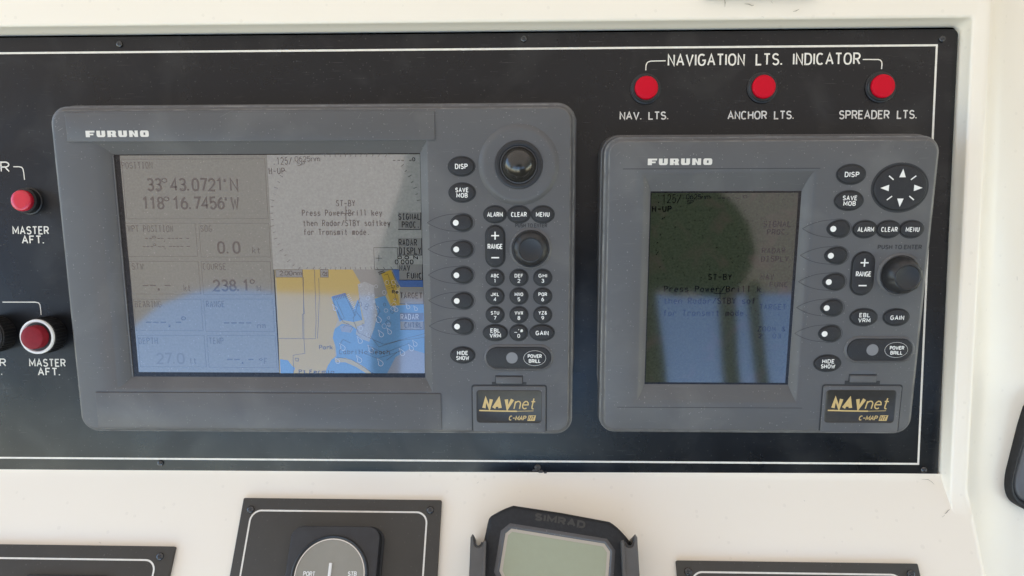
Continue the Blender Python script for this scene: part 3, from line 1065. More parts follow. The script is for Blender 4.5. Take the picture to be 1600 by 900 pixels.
# ---- screen drawing helpers
class Screen:
    def __init__(s, d, depth):
        s.d, s.z = d, -depth
        s.layers = {}
        s.items = []
    def q(s, px, py):
        return s.d.p(px, py, s.z)
    def bm(s, name):
        if name in ('radar_ticks', 'chart_pale_marks', 'chart_lines', 'dash_readout'):
            return s.layers.setdefault(name, bmesh.new())
        b = bmesh.new()
        s.items.append((name, b))
        return b
    def rect(s, name, x0, y0, x1, y1, lift):
        a, b = s.q(x0, y0), s.q(x1, y1)
        poly(s.bm(name), [(a[0], b[1]), (b[0], b[1]), (b[0], a[1]), (a[0], a[1])], s.z + lift)
    def poly(s, name, pts, lift):
        poly(s.bm(name), [s.q(*p) for p in pts], s.z + lift)
    def frame(s, name, x0, y0, x1, y1, lift, wd=.0003):
        a, b = s.q(x0, y0), s.q(x1, y1)
        ribbon(s.bm(name), [(a[0], b[1]), (b[0], b[1]), (b[0], a[1]), (a[0], a[1])], wd, s.z + lift, True)
    def line(s, name, pts, lift, wd=.0003, closed=False):
        ribbon(s.bm(name), [s.q(*p) for p in pts], wd, s.z + lift, closed)
    def text(s, name, t, x0, x1, y0, y1, lift, wd=.00042, **k):
        a, b = s.q(x0, y1), s.q(x1, y0)
        c = s.q((x0 + x1) / 2, y1)
        text(s.bm(name), t, a[0], b[0], c[1], c[1] + (b[1] - s.q(x1, y1)[1]), wd, s.z + lift, **k)
    def finish(s, parent, mats):
        for k, v in list(s.layers.items()) + s.items:
            link(k, v, mats[k], parent, smooth=0)

# ================================================================= big display
xb0, xb1, yb0, yb1 = -.1745, .1795, .0, .2265
root = thing('chart_plotter', BIG, 0, 0, 0, 'larger grey marine display with trackball, number keys and wide screen showing a chart', 'marine display', 'marine displays on the instrument panel')
d = Dev(BIG, root, (0, 0))
DZ = .0055
q0, q1 = d.p(175.5, 241.5, -DZ), d.p(664, 590, -DZ)
fl = (q0[0], d.p(660.5, 415, -DZ)[0], q1[1], q0[1], DZ)
r0, r1 = d.p(118, 221), d.p(676, 613)
rim = (r0[0], r1[0], r1[1], r0[1])
prof = (lambda t: t ** .30, lambda t: t, lambda t: t ** .9, lambda t: t)
STEPS = [(-.0062, -.045), (-.0048, -.022), (-.0046, -.0130), (-.0036, -.0122), (-.0031, -.0042), (-.0021, -.0038), (-.0012, -.0030), (-.0004, -.0008), (.0003, -.0002), (.0012, 0)]
b1 = d.p(680, 221)[0]; bt = d.p(300, 221)[1]
b2 = d.p(689, 613)[0]; bb = d.p(300, 613)[1]
case_body(d, xb0, xb1, yb0, yb1, .009, STEPS, rim, fl, prof,
          [(xb0 + .010, b1, bt, yb1 - .0012, .0011), (xb0 + .012, b2, yb0 + .0012, bb, .0011)], None)
def scuff(pts, wd, z):
    b_ = bmesh.new()
    ribbon(b_, pts, wd, z)
    link('scuff_mark', b_, 'scuff', root)
rs = random.Random(21)
for k in range(16):
    a = d.p(rs.uniform(84, 112), rs.uniform(172, 214))
    an, ln_ = R(rs.uniform(25, 50)), rs.uniform(.001, .0042)
    zz = .00116 if a[0] > xb0 + .0105 and a[1] > bt + .0005 else .00004
    if abs(a[0] - xb0 - .0100) > .004:
        scuff([a, (a[0] + ln_ * math.cos(an), a[1] + ln_ * math.sin(an))], rs.uniform(.00014, .0003), zz + k * 1e-6)
for (x, y, l_, an_) in ((560, 185, .004, 60), (600, 195, .003, 10), (345, 183, .010, 25), (640, 180, .004, 40), (330, 208, .004, 70), (520, 640, .006, 20), (250, 650, .004, 60)):
    a = d.p(x, y)
    scuff([a, (a[0] + l_ * math.cos(R(an_)), a[1] + l_ * math.sin(R(an_)))], .00014, .00118)
maker_name(d, 136, 233.5, 204, 214.5, .00122)
# screen
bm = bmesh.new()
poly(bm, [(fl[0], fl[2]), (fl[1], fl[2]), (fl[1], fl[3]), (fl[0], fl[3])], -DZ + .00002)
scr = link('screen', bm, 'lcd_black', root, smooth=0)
bm = bmesh.new()
for xx, yy0, yy1 in ((fl[0] + .0009, fl[2], fl[3]),):
    plate(bm, lambda ins: rrect(fl[0] + .0001, fl[0] + .0013, yy0, yy1, .0003, ins, 2), -DZ, -DZ + .0008, .0003, 2)
link('screen_edge_strip', bm, 'case', root)
S = Screen(d, DZ)
l0, l1, l2, l3, l4, l5 = .00006, .00009, .00012, .00015, .00018, .00022
aTL, aBR = S.q(187, 243), S.q(664, 583)
x_l, x_r, y_t, y_b = aTL[0], fl[1] - .0002, aTL[1], aBR[1]
xm = S.q(422, 330)[0]
ym = S.q(540, 421)[1]
def R_(name, a, b, c, e, lift):
    poly(S.bm(name), [(a, b), (c, b), (c, e), (a, e)], -DZ + lift)
R_('data_pane', x_l, y_b, xm, y_t, l0)
R_('radar_pane', xm, ym, x_r, y_t, l0)
R_('chart_pane', xm + .0008, y_b, x_r, ym, l0)
for bx_ in ((190, 249, 419, 341.5), (196, 349, 309, 400.5), (310.5, 349, 423, 401.5), (202, 408.3, 313.5, 459.5), (314.5, 408.5, 425, 460),
            (208.5, 467.5, 317.5, 516.8), (318.3, 467.2, 429, 518), (215, 524.2, 322.5, 573.3), (323.2, 524.2, 433, 574.2)):
    S.frame('data_lines', *bx_, l1, .00022)
T = S.text
tk = dict(mono=True)
for t_, x0, x1, y0, y1 in (('POSITION', 190, 239, 253, 263.5), ('WPT POSITION', 200, 271, 352, 362.5), ('SOG', 313, 332, 352, 362.5), ('STW', 206, 225, 411.5, 421.5),
                           ('COURSE', 317, 354, 411.5, 421.5), ('BEARING', 211, 253, 470, 480), ('RANGE', 322, 352, 470, 480), ('DEPTH', 217, 247, 527.5, 537.5), ('TEMP', 327, 350, 527.5, 537.5),
                           ('kt', 394, 408, 386, 396), ('kt', 287, 299, 445, 455), ('nm', 402, 416, 504, 513), ('ft', 296, 308, 559, 568), ('°F', 405, 419, 560, 569), ('M', 401, 409, 446, 455.5)):
    T('data_small_print', t_, x0, x1, y0, y1, l2, .00042, **tk)
big = dict(gap=.24, space=.12)
T('data_print', "33", 230, 252, 278, 299, l2, .0013, **big)
T('data_print', "°", 253.5, 261, 278, 299, l2, .0007)
T('data_print', "43.", 266.5, 294, 278, 299, l2, .0013, **big)
T('data_print', "0721'", 300, 352, 278, 299, l2, .0013, **big)
T('data_print', "N", 360, 371.5, 278, 299, l2, .00115)
T('data_print', "118", 223, 256, 307, 327.5, l2, .0013, **big)
T('data_print', "°", 257, 264.5, 307, 327.5, l2, .0007)
T('data_print', "16.", 270.5, 297, 307, 327.5, l2, .0013, **big)
T('data_print', "7456'", 303, 354, 307, 327.5, l2, .0013, **big)
T('data_print', "W", 361, 373, 307, 327.5, l2, .00115)
T('data_print', "0", 340, 351, 377, 396.5, l2, .0013)
T('data_print', ".", 354.5, 357, 377, 396.5, l2, .00115)
T('data_print', "0", 364, 375, 377, 396.5, l2, .0013)
T('data_print', "238.", 333, 372.5, 436.5, 455.5, l2, .0013, **big)
T('data_print', "1", 380, 389, 436.5, 455.5, l2, .0013)
T('data_print', "°", 391, 398, 436.5, 455.5, l2, .0007)
T('data_faded_print', "27.", 245, 272, 551, 569, l2, .0013, **big)
T('data_faded_print', "0", 277, 288, 551, 569, l2, .0013)
def dashes(xs, y, w_, wd=.0007, dot=None, ring=None):
    b = S.bm('data_print')
    for x in xs:
        ribbon(b, [S.q(x, y), S.q(x + w_, y)], wd, S.z + l2)
    if dot:
        ribbon(b, [S.q(dot[0], dot[1]), S.q(dot[0], dot[2])], dot[3], S.z + l2)
dashes((227, 233.5, 246, 251.5, 262, 268, 274, 280, 291), 372.5, 4.5, .0005, (257, 376.3, 377.7, .0005))
dashes((223, 229, 235, 246.5, 252.5, 264.5, 270, 276, 282, 292), 385, 4.5, .0005, (258, 388.3, 389.7, .0005))
for x, y in ((241, 370), (242, 382)):
    T('data_print', "°", x - 2.2, x + 2.2, y - 1.5, y + 9, l2, .0004)
dashes((223, 234.5, 257.5), 446, 9, .0007, (248, 450.5, 454, .0014))
dashes((228, 239.5, 251, 274.5), 503.5, 8.5, .0007, (265, 508, 511.5, .0012))
T('data_print', "°", 284, 290.5, 494.5, 510, l2, .0006)
dashes((350, 361.5, 373, 384.5), 504.5, 8.5)
dashes((355, 366, 388), 561.5, 8.5, .0007, (379, 565.5, 568.5, .0012))
# radar half
T('radar_print', ".125/", 426, 457, 245.5, 257.5, l2, 0.0005, mono=True)
T('radar_print', ".0625nm", 459, 500, 244, 252.5, l2, .00045, gap=.2)
T('radar_print', "SP", 464, 477, 252.5, 259, l2, .00042, gap=.2)
T('radar_print', "H-UP", 420, 446, 262, 272.5, l2, 0.00058, mono=True)
b = S.bm('radar_print')
for x in (614, 621, 627, 639):
    ribbon(b, [S.q(x, 250.5), S.q(x + 4, 250.5)], .0005, S.z + l2)
T('radar_print', "°", 644, 649, 246, 262, l2, .0005)
T('radar_print', "ST-BY", 525, 556, 312.5, 322.5, l2, 0.00058, mono=True)
T('radar_print', "Press Power/Brill key", 472, 598, 327.5, 337.5, l2, 0.00058, mono=True)
T('radar_print', "then Radar/STBY softkey", 473.5, 611, 343.5, 353.5, l2, 0.00058, mono=True)
T('radar_print', "for Transmit mode.", 474.5, 579, 357.5, 367.5, l2, 0.00058, mono=True)
S.line('radar_print', [(540.5, 322), (540.5, 345)], l3, .0006)
S.line('radar_print', [(532, 333.5), (552, 333.5)], l3 + 1e-5, .0006)
for k in range(72):
    a = R(k * 5)
    cx, cy, rr = 540, 333, 113
    ux, uy = math.cos(a), -math.sin(a)
    rr_ = rr
    x, y = cx + ux * rr, cy + uy * rr
    if y < 245 or y > 417:
        lim = (245 - cy) if uy < 0 else (417 - cy)
        rr_ = lim / uy
        x, y = cx + ux * rr_, cy + uy * rr_
    if (x > 612 and y > 320) or (x < 505 and y < 262) or (x > 605 and y < 258):
        continue
    l_ = 6 if k % 2 == 0 else 4
    S.line('radar_ticks', [(x, y), (x + ux * l_, y + uy * l_)], l1, .0003)
# soft key boxes down the right side
for (x0, y0, x1, y1) in ((622, 332, 657.5, 358.5), (622.5, 372, 659, 398.5), (623.5, 413, 660, 437.5), (624.5, 450, 662, 475), (625.5, 502, 662, 515)):
    S.rect('softkey_box', x0, y0, x1, y1, l3)
    S.line('softkey_shadow', [(x0, y1), (x1, y1), (x1, y0)], l3 + 1e-5, .0005)
S.rect('softkey_inverse', 625, 488.5, 662, 501, l3)
for t_, x0, x1, y0, y1 in (('SIGNAL', 622.5, 658, 333.5, 343.5), ('PROC.', 628, 657, 346, 356), ('RADAR', 623, 652.5, 373.5, 384), ('DISPLY', 623.5, 659, 386.5, 397.5),
                           ('NAV', 624, 642, 414, 423.5), ('FUNC', 636, 660, 426, 435.5), ('TARGET', 625, 661, 457, 466.5), ('CNTRL', 632, 661, 503.5, 512.5)):
    T('softkey_print', t_, x0, x1, y0, y1, l5, .0006, mono=True)
T('softkey_print_pale', 'RADAR', 626, 655, 490.5, 499.5, l5, .0005, mono=True)
S.frame('radar_print', 584, 387, 622, 421, l2, .0003)
S.line('radar_print', [(587, 403.5), (597, 403.5)], l2, .0003)
S.line('radar_print', [(592, 398.5), (592, 408.5)], l2 + 1e-5, .0003)
T('radar_print', "0.0 N", 621, 653, 399.5, 405, l2, .0006)
T('radar_print', "0.000", 617, 646, 405.5, 413, l2, .0006, gap=.34)
# chart quarter
C1, C2, C3 = l1, l2, l3
S.poly('chart_land', [(431.5, 421), (565, 421), (574, 445), (560, 470), (525, 474), (528, 500), (520, 520), (524, 557), (512, 583), (437, 583)], C1)
S.poly('chart_grey', [(551, 421), (622, 421), (624, 448), (612, 448), (600, 466), (575, 462), (562, 440)], C1 + 1e-5)
S.poly('chart_water', [(517.5, 464), (539, 458), (553, 483), (559, 468), (562, 474), (566, 500), (552, 503), (535, 500), (531, 503)], C2)
S.poly('chart_water', [(566, 472), (602, 462), (610, 478), (625, 477), (663, 474), (663.5, 583), (508, 583), (512, 572), (518, 562), (526, 556), (524, 540), (520, 528), (523, 514), (534, 506), (548, 508), (560, 516), (572, 520)], C2 + 1e-5)
S.poly('chart_shoal', [(559, 444), (570, 440), (584, 446), (586, 470), (590, 490), (585, 512), (577, 534), (566, 530), (556, 522), (558, 510), (571, 505), (566, 486), (562, 470)], C3)
S.poly('chart_town', [(595.5, 427), (604, 424), (611, 421.5), (618, 440), (624.5, 476), (612, 478)], C3)
S.poly('chart_deep', [(613, 421), (660, 421), (661, 449), (626, 449), (619, 436)], C2)
S.poly('chart_water_grey', [(618, 558), (640, 545), (663.5, 552), (663.5, 583), (605, 583)], C3)
S.poly('chart_deep', [(519, 463), (539, 457.5), (541, 461), (521, 467)], C3)
S.poly('chart_water_grey', [(531, 510), (545, 506), (552, 514), (548, 520), (534, 518)], C3)
S.poly('chart_land_pale', [(523, 560), (540, 559), (560, 567), (572, 575), (580, 583), (572, 583), (556, 573), (540, 566), (524, 566)], C3 + 1e-5)
S.poly('chart_water', [(437.5, 561), (450, 563), (456, 571), (461, 575), (458, 583), (438.5, 583)], C2)
for pts in ([(473, 433), (475.5, 490), (472.5, 491), (473.5, 529), (436, 529)], [(474, 433), (475, 530), (476.5, 552), (458, 555), (459, 583)], [(491.5, 421), (494, 500), (493, 529), (474, 529.5)], [(498, 434), (499, 465), (497.5, 505), (496, 529)]):
    S.line('chart_lines', pts, C2 + 2e-5, .0003)
for pts in ([(560, 471), (552, 500), (560, 520), (600, 538), (630, 530), (664, 521)], [(575, 520), (592, 542), (624, 532), (664, 527)], [(527, 558), (550, 562), (583, 583)], [(604, 563), (625, 547)],
            [(520, 470), (536, 503), (546, 507)], [(539, 461), (554, 492)]):
    S.line('chart_lines', pts, C3 + 3e-5, .00025)
rnd = random.Random(9)
for k in range(34):                      # depth contours and soundings in the harbour
    x, y = rnd.choice(((rnd.uniform(560, 590), rnd.uniform(445, 530)), (rnd.uniform(600, 622), rnd.uniform(440, 520))))
    rr = rnd.uniform(1.5, 4)
    S.line('chart_pale_marks' if k % 3 else 'chart_lines', [(x + rr * math.cos(t) * rnd.uniform(.7, 1.2), y + rr * math.sin(t)) for t in [i * math.pi / 4 for i in range(8)]], C3 + 4e-5, .0002, True)
for k in range(9):                       # piers along the basins
    t = k / 8
    x, y = 520 + 20 * t, 464 - 6 * t
    S.line('chart_lines', [(x, y), (x + 2.2, y + 6)], C3 + 5e-5, .00028)
    S.line('chart_pale_marks', [(541 + 10 * t, 462 + 22 * t), (546 + 10 * t, 459 + 22 * t)], C3 + 5e-5, .00025)
for pts in ([(526, 470), (538, 497), (533, 500), (522, 474)], [(545, 470), (556, 492), (551, 497)], [(562, 466), (556, 486), (566, 500)], [(600, 430), (606, 428), (612, 446), (604, 449)], [(604, 452), (614, 449), (620, 470)],
            [(613, 425), (618, 436), (614, 440), (622, 447)], [(586, 474), (594, 486), (588, 496), (596, 508)], [(536, 512), (540, 508), (551, 511), (547, 518)], [(530, 540), (536, 530), (548, 536)], [(575, 540), (600, 552), (640, 536)], [(560, 548), (590, 560), (628, 548)]):
    S.line('chart_lines', pts, C3 + 7e-5, .00022)
for (x, y, r_) in ((592, 500, 4), (596, 523, 3.4), (563, 533, 3.4), (580, 547, 3.6), (562, 563, 3.6), (595, 568, 3.8), (619, 484, 3), (609, 519, 3), (629, 552, 3.6), (643, 545, 3.2), (649, 538, 3), (536, 544, 3.6), (528, 565, 3), (638, 480, 2.6), (650, 483, 2.4), (524, 482, 3)):
    pts = [(x - r_ * 1.5, y - r_ * 2.2)] + [(x + r_ * math.cos(R(t)), y + r_ * math.sin(R(t))) for t in range(-60, 211, 30)]
    S.line('chart_pale_marks', pts, C3 + 6e-5, .00035, True)
S.rect('softkey_box', 430.5, 421.5, 473, 433, C3)
S.frame('chart_lines', 430.5, 421.5, 473, 433, C3 + 3e-5, .00035)
T('chart_print', '2.00nm', 437, 472, 423, 430.5, l5, .0005, gap=.2)
S.rect('softkey_box', 500.5, 421, 513, 433, C3)
S.frame('chart_lines', 500.5, 421, 513, 433, C3 + 3e-5, .0004)
S.line('chart_print', [(503, 430), (506, 424.5), (509, 427), (506, 430.5), (511, 430.5), (510.5, 425)], l5, .0006)
T('chart_soft_print', 'Park', 499, 520, 539, 546, l5, .00045, gap=.3)
T('chart_soft_print', 'Cabrillo Beach', 530, 609, 546, 553.5, l5, .0004, gap=.35)
T('chart_print', 'Re', 612.5, 622.5, 453, 459, l5, .0006, gap=.3)
T('chart_print', 'Pt Fermin', 467, 522, 577.5, 583.5, l5, .0005, gap=.35)
S.frame('chart_lines', 462, 559.5, 466.5, 564, l5, .0003)
S.line('chart_print', [(591, 426), (600, 423)], l5, .0005)
S.line('chart_print', [(592.5, 428.5), (602, 425)], l5, .0005)
S.finish(scr, {'data_faded_print': 'lcd_ink3', 'radar_ticks': 'lcd_ink', 'dash_readout': 'lcd_ink', 'data_pane': 'lcd', 'radar_pane': 'lcd_light', 'chart_pane': 'land_pale', 'data_lines': 'lcd_ink2', 'data_small_print': 'lcd_ink2', 'data_print': 'lcd_ink',
               'radar_print': 'lcd_ink', 'softkey_box': 'lcd_key', 'softkey_shadow': 'lcd_ink', 'softkey_inverse': 'inv', 'softkey_print': 'lcd_ink', 'softkey_print_pale': 'pale',
               'chart_land': 'land', 'chart_grey': 'lcd_key', 'chart_water': 'water', 'chart_shoal': 'shoal', 'chart_town': 'land_deep', 'chart_deep': 'water_deep', 'chart_water_grey': 'water_grey', 'chart_land_pale': 'land_pale',
               'chart_lines': 'lcd_ink2', 'chart_pale_marks': 'pale', 'chart_print': 'lcd_ink', 'chart_soft_print': 'lcd_ink2'})
# trackball
c = d.p(810.5, 257.5, .001)
bm = bmesh.new()
rg = lambda ins: ell(c[0], c[1], .0262, .0262, ins, 64)
stack(bm, [(rg(-.0012), .00004), (rg(.0008), .0016), (rg(.0020), .0022), (rg(.0034), .0023), (rg(.0105), .0021)], cap=True)
link('trackball_surround', bm, 'case', root)
bm = bmesh.new()
rg2 = lambda ins: ell(c[0], c[1], .0163, .0163, ins, 56)
stack(bm, [(rg2(0), .0021), (rg2(.0003), .0031), (rg2(.0010), .0034), (rg2(.0032), .0030), (rg2(.0042), .0012), (rg2(.0044), .0004)], cap=True)
link('trackball_ring', bm, 'black', root)
bm = bmesh.new()
bmesh.ops.create_uvsphere(bm, u_segments=48, v_segments=32, radius=.0120, matrix=Matrix.Translation((c[0], c[1], .0008)))
link('trackball', bm, 'ball', root, smooth=80)
# keys
oval(d, 721, 260, 19, 13.5, 'oval key marked DISP', [('DISP', 19, 7.8, 0)], .0007)
oval(d, 722, 301, 19, 13.5, 'oval key marked SAVE MOB', [('SAVE', 20, 7, 4), ('MOB', 17, 7, -4)], .00065)
for i, (x, y) in enumerate(((712.3, 348), (713, 389.5), (713.3, 430), (713.8, 470), (714.3, 510))):
    softkey(d, x, y, i)
for t_, x in (('ALARM', 773.5), ('CLEAR', 810.8), ('MENU', 848)):
    oval(d, x, 335, 16.3, 12, 'oval key marked ' + t_, [(t_, 23.5 if t_ != 'MENU' else 20.5, 7.2, 0)], .00065)
range_pill(d, ((759.5, 353), (788, 416.5)))
knob(d, d.p(829, 389, .003), .0121, .0068)
bm = bmesh.new()
ptext(bm, BIG, 'PUSH TO ENTER', 805, 855, 349, 355.5, 1.1, .00012, gap=.3, space=.4)
link('embossed_print', bm, 'case_dark', root)
nk = (('ABC', '1'), ('DEF', '2'), ('GHI', '3'), ('JKL', '4'), ('MNO', '5'), ('PQR', '6'), ('STU', '7'), ('VWX', '8'), ('YZ&', '9'))
for i, (a, b) in enumerate(nk):
    x = (773.5, 810.8, 848)[i % 3]
    y = (434, 463, 492)[i // 3]
    oval(d, x, y, 13, 12, 'round number key marked %s %s' % (a, b), [(a, 13, 5.6, 3.4), (b, 4.2 if b != '1' else 2.6, 6, -4.4)], .00052)
oval(d, 774, 520, 18, 12, 'oval key marked EBL VRM', [('EBL', 15, 6.6, 4), ('VRM', 17.5, 6.6, -4)], .0006)
oval(d, 810.5, 520, 13, 12, "round key marked 0", [("_'#", 14, 6, 3.6), ('0', 4.2, 6, -4.4)], .00052)
oval(d, 847, 520, 18, 12, 'oval key marked GAIN', [('GAIN', 20, 7, 0)], .00065)
oval(d, 723, 555, 18, 12.2, 'oval key marked HIDE SHOW', [('HIDE', 17, 6.6, 4), ('SHOW', 20, 6.6, -4)], .0006)
power_pad(d, (760, 541.5), (861, 575.5), (800, 558.5), (835.5, 559))
card_door(d, (738.5, 602.5), (852.5, 678), (745, 610.5), (845.5, 660), (775, 582), (816, 599))

# ================================================================= small display
root2 = thing('radar_display', SMALL, 0, 0, 0, 'smaller grey marine display with dark upright screen and round arrow pad', 'marine display', 'marine displays on the instrument panel')
d2 = Dev(SMALL, root2, (0, 0))
q0, q1 = d2.p(1016.5, 299, -DZ), d2.p(1231, 601, -DZ)
fl2 = (q0[0], q1[0], q1[1], q0[1], DZ)
r0, r1 = d2.p(992, 265), d2.p(1265, 637)
ra = d2.p(1279, 265)
rim2 = (r0[0], ra[0], r1[1], r0[1])
prof2 = (lambda t: t ** .45, lambda t: t ** .55, lambda t: t ** .85, lambda t: t)
STEPS2 = [(-.0058, -.050), (-.0046, -.022), (-.0044, -.0130), (-.0036, -.0124), (-.0030, -.0042), (-.0021, -.0038), (-.0012, -.0030), (-.0004, -.0008), (.0003, -.0002), (.0012, 0)]
case_body(d2, -.1078, .1078, .0, .2025, .0085, STEPS2, rim2, fl2, prof2, [], None)
bm = bmesh.new()
for y_ in (rim2[3] + .00045, rim2[2] - .0003):
    ribbon(bm, [(rim2[0] - .008, y_), (rim2[1] + .001, y_)], .0004, .00007)
link('recess_edge_line', bm, 'case_dark', root2)
def scuff2(pts, wd, z):
    b_ = bmesh.new()
    ribbon(b_, pts, wd, z)
    link('scuff_mark', b_, 'scuff', root2)
for (x, y, l_, an_) in ((962, 244, .004, 50), (985, 286, .003, 40), (1445, 226, .005, 70), (1440, 300, .003, 80), (1100, 655, .005, 10), (975, 640, .003, 75), (1430, 240, .0025, 60), (980, 505, .003, 15)):
    a = d2.p(x, y)
    scuff2([a, (a[0] + l_ * .5 * math.cos(R(an_)), a[1] + l_ * .5 * math.sin(R(an_))), (a[0] + l_ * math.cos(R(an_ - 6)), a[1] + l_ * math.sin(R(an_ - 6)))], .00016, .00006)
maker_name(d2, 1012, 1113, 247.5, 258)
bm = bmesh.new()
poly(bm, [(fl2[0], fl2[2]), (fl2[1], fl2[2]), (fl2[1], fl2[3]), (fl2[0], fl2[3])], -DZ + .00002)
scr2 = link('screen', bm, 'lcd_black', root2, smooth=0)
S = Screen(d2, DZ)
poly(S.bm('radar_pane'), [(fl2[0] + .0006, fl2[2] + .0014), (fl2[1] - .0020, fl2[2] + .0014), (fl2[1] - .0020, fl2[3] - .0012), (fl2[0] + .0006, fl2[3] - .0012)], -DZ + l0)
T = S.text
T('radar_print', ".125/", 1026, 1066, 303.5, 317.5, l2, .0005, mono=True)
T('radar_print_soft', ".0625nm", 1070, 1110, 303.5, 311.5, l2, .00045, gap=.2)
T('radar_print_soft', "SP", 1073, 1084, 312.5, 319, l2, .00042, gap=.2)
T('radar_print', "H-UP", 1018.5, 1051, 321.5, 331.5, l2, .0007, mono=True)
for x in (1121, 1128, 1135, 1151):
    S.line('dash_readout', [(x, 309.5), (x + 5, 309.5)], l2, .0005)
T('radar_print_soft', "°", 1160, 1168, 304.5, 319, l2, .0005)
for t_, x0, x1, y0, y1, n_ in (('SIGNAL', 1192, 1238, 345, 355, 's'), ('PROC.', 1198, 1236, 358, 367, 's'), ('RADAR', 1190, 1229, 387, 396, 's'), ('DISPLY', 1189, 1234, 400, 409, 's'),
                               ('NAV', 1188, 1211, 428, 437, 's'), ('FUNC', 1202, 1233, 440, 449, 's'), ('TARGET', 1186, 1230, 475, 484, 's'), ('ZOOM &', 1183, 1229, 510, 518, 's'), ('2. 03', 1184, 1222, 521, 529, 's'),
                               ('ST-BY', 1106, 1145, 428, 437.5, 'b'), ('Press Power/Brill k', 1037, 1191, 446.5, 456.5, 'b'), ('then Radar/STBY sof', 1036.5, 1182, 465, 475, 'b'), ('for Transmit mode.', 1036, 1171, 484, 494, 'b')):
    T('radar_print' if n_ == 'b' else 'radar_print_soft', t_, x0, x1, y0, y1, l2, .0006 if n_ == 'b' else .0006, mono=True)
S.line('radar_print', [(1125, 450), (1125, 465)], l3, .0004)
S.line('radar_print', [(1116, 458.5), (1134, 458.5)], l3 + 1e-5, .0004)
for (x, y) in ((1034, 343), (1037, 341), (1054, 356), (1031, 368), (1027, 395), (1025, 398), (1030, 418), (1026, 380)):
    S.line('radar_ticks', [(x, y), (x + 2, y - 2)], l2, .0005)
S.finish(scr2, {'radar_ticks': 'lcd2_ink', 'dash_readout': 'lcd2_soft', 'radar_pane': 'lcd2', 'radar_print': 'lcd2_ink', 'radar_print_soft': 'lcd2_soft'})
oval(d2, 1330.5, 272.5, 20, 13.5, 'oval key marked DISP', [('DISP', 21, 7.6, 0)], .0007)
oval(d2, 1327, 313.5, 20, 13.5, 'oval key marked SAVE MOB', [('SAVE', 21, 7, 4), ('MOB', 18, 7, -4)], .00065)
for i, (x, y) in enumerate(((1301.3, 357.5), (1297.5, 399.4), (1294.3, 440.5), (1291, 481), (1287.8, 521.4))):
    softkey(d2, x, y, i)
for t_, x in (('ALARM', 1352), ('CLEAR', 1388.8), ('MENU', 1425)):
    oval(d2, x, 358.3, 16.8, 12, 'oval key marked ' + t_, [(t_, 24 if t_ != 'MENU' else 20, 7.2, 0)], .00065)
range_pill(d2, ((1334.2, 394.5), (1362, 460.5)))
knob(d2, d2.p(1408.5, 430, .003), .0124, .0118)
bm = bmesh.new()
ptext(bm, SMALL, 'PUSH TO ENTER', 1371, 1440, 382.5, 389.5, 1.2, .00012, gap=.3, space=.4)
link('embossed_print', bm, 'case_dark', root2)
oval(d2, 1350, 496, 19.5, 12.6, 'oval key marked EBL VRM', [('EBL', 16, 6.6, 4), ('VRM', 18, 6.6, -4)], .0006)
oval(d2, 1401, 496, 18.5, 12.4, 'oval key marked GAIN', [('GAIN', 20.5, 7, 0)], .00065)
oval(d2, 1293.3, 568, 19.5, 12.4, 'oval key marked HIDE SHOW', [('HIDE', 18.5, 6.6, 4), ('SHOW', 21.5, 6.6, -4)], .0006)
power_pad(d2, (1324, 528.5), (1423, 563.5), (1362, 546), (1399, 546))
card_door(d2, (1286.5, 602), (1401, 676.5), (1292, 610), (1395.5, 660), (1328, 580), (1368, 597))
# cursor pad
c = d2.p(1407, 293.5, .001)
cp = lambda ins: ell(c[0], c[1], .0174, .0150, ins, 56)
o = key(d2, cp, 'large round cursor pad with four white arrows and four ticks', None, 0, c[0], c[1], .0016, name='cursor_pad', edge=.0010, well=.0016)
bm = bmesh.new()
z = .0023
for k in range(4):
    a = R(90 * k)
    ux, uy = math.cos(a), math.sin(a)
    vx, vy = -uy, ux
    sx, sy = (1.0, .92)
    t0, t1, hw = .0082, .0138, .0021
    if k % 2:
        t0, t1 = .0070, .0125
    poly(bm, [(c[0] + ux * t1, c[1] + uy * t1), (c[0] + ux * t0 + vx * hw, c[1] + uy * t0 + vy * hw), (c[0] + ux * t0 - vx * hw, c[1] + uy * t0 - vy * hw)], z)
    a += R(45)
    ux, uy = math.cos(a), math.sin(a)
    ribbon(bm, [(c[0] + ux * .0080, c[1] + uy * .0076), (c[0] + ux * .0125, c[1] + uy * .0112)], .0008, z)
link('legend', bm, 'legend', o)

# ================================================================= lower console
def cons_plate(label, corners, hz=.003, line=None, screws=(), extra=None, lw=.0012):
    """thin black plate screwed to the console; corners: px of left x, top y, right x measured along the top edge"""
    x0 = CONS.at(corners[0], corners[1], hz)[0]
    x1 = CONS.at(corners[2], corners[3], hz)[0]
    yt_ = CONS.at((corners[0] + corners[2]) / 2, (corners[1] + corners[3]) / 2, hz)[1]
    y0 = yt_ - .13
    t = thing('gauge_plate', CONS, (x0 + x1) / 2, y0, 0, label, 'gauge plate', 'black gauge plates on the lower console')
    hw = (x1 - x0) / 2
    bm = bmesh.new()
    plate(bm, lambda ins: rrect(-hw, hw, 0, yt_ - y0, .0009, ins, 2), .0002, hz, .0004, 2)
    link('faceplate', bm, 'plate', t)
    ox, oy = (x0 + x1) / 2, y0
    if line:
        lx0 = CONS.at(line[0], line[1], hz)[0] - ox
        lx1 = CONS.at(line[2], line[3], hz)[0] - ox
        ly = CONS.at((line[0] + line[2]) / 2, line[4], hz)[1] - oy
        bm = bmesh.new()
        ribbon(bm, rrect(lx0, lx1, .008, ly, .0075, 0, 8), lw, hz + .0001, True)
        link('border_line', bm, 'engrave', t)
    for (sx, sy, a) in screws:
        q = CONS.at(sx, sy, hz)
        screw(t, q[0] - ox, q[1] - oy, hz, .0026, a)
    return t, ox, oy
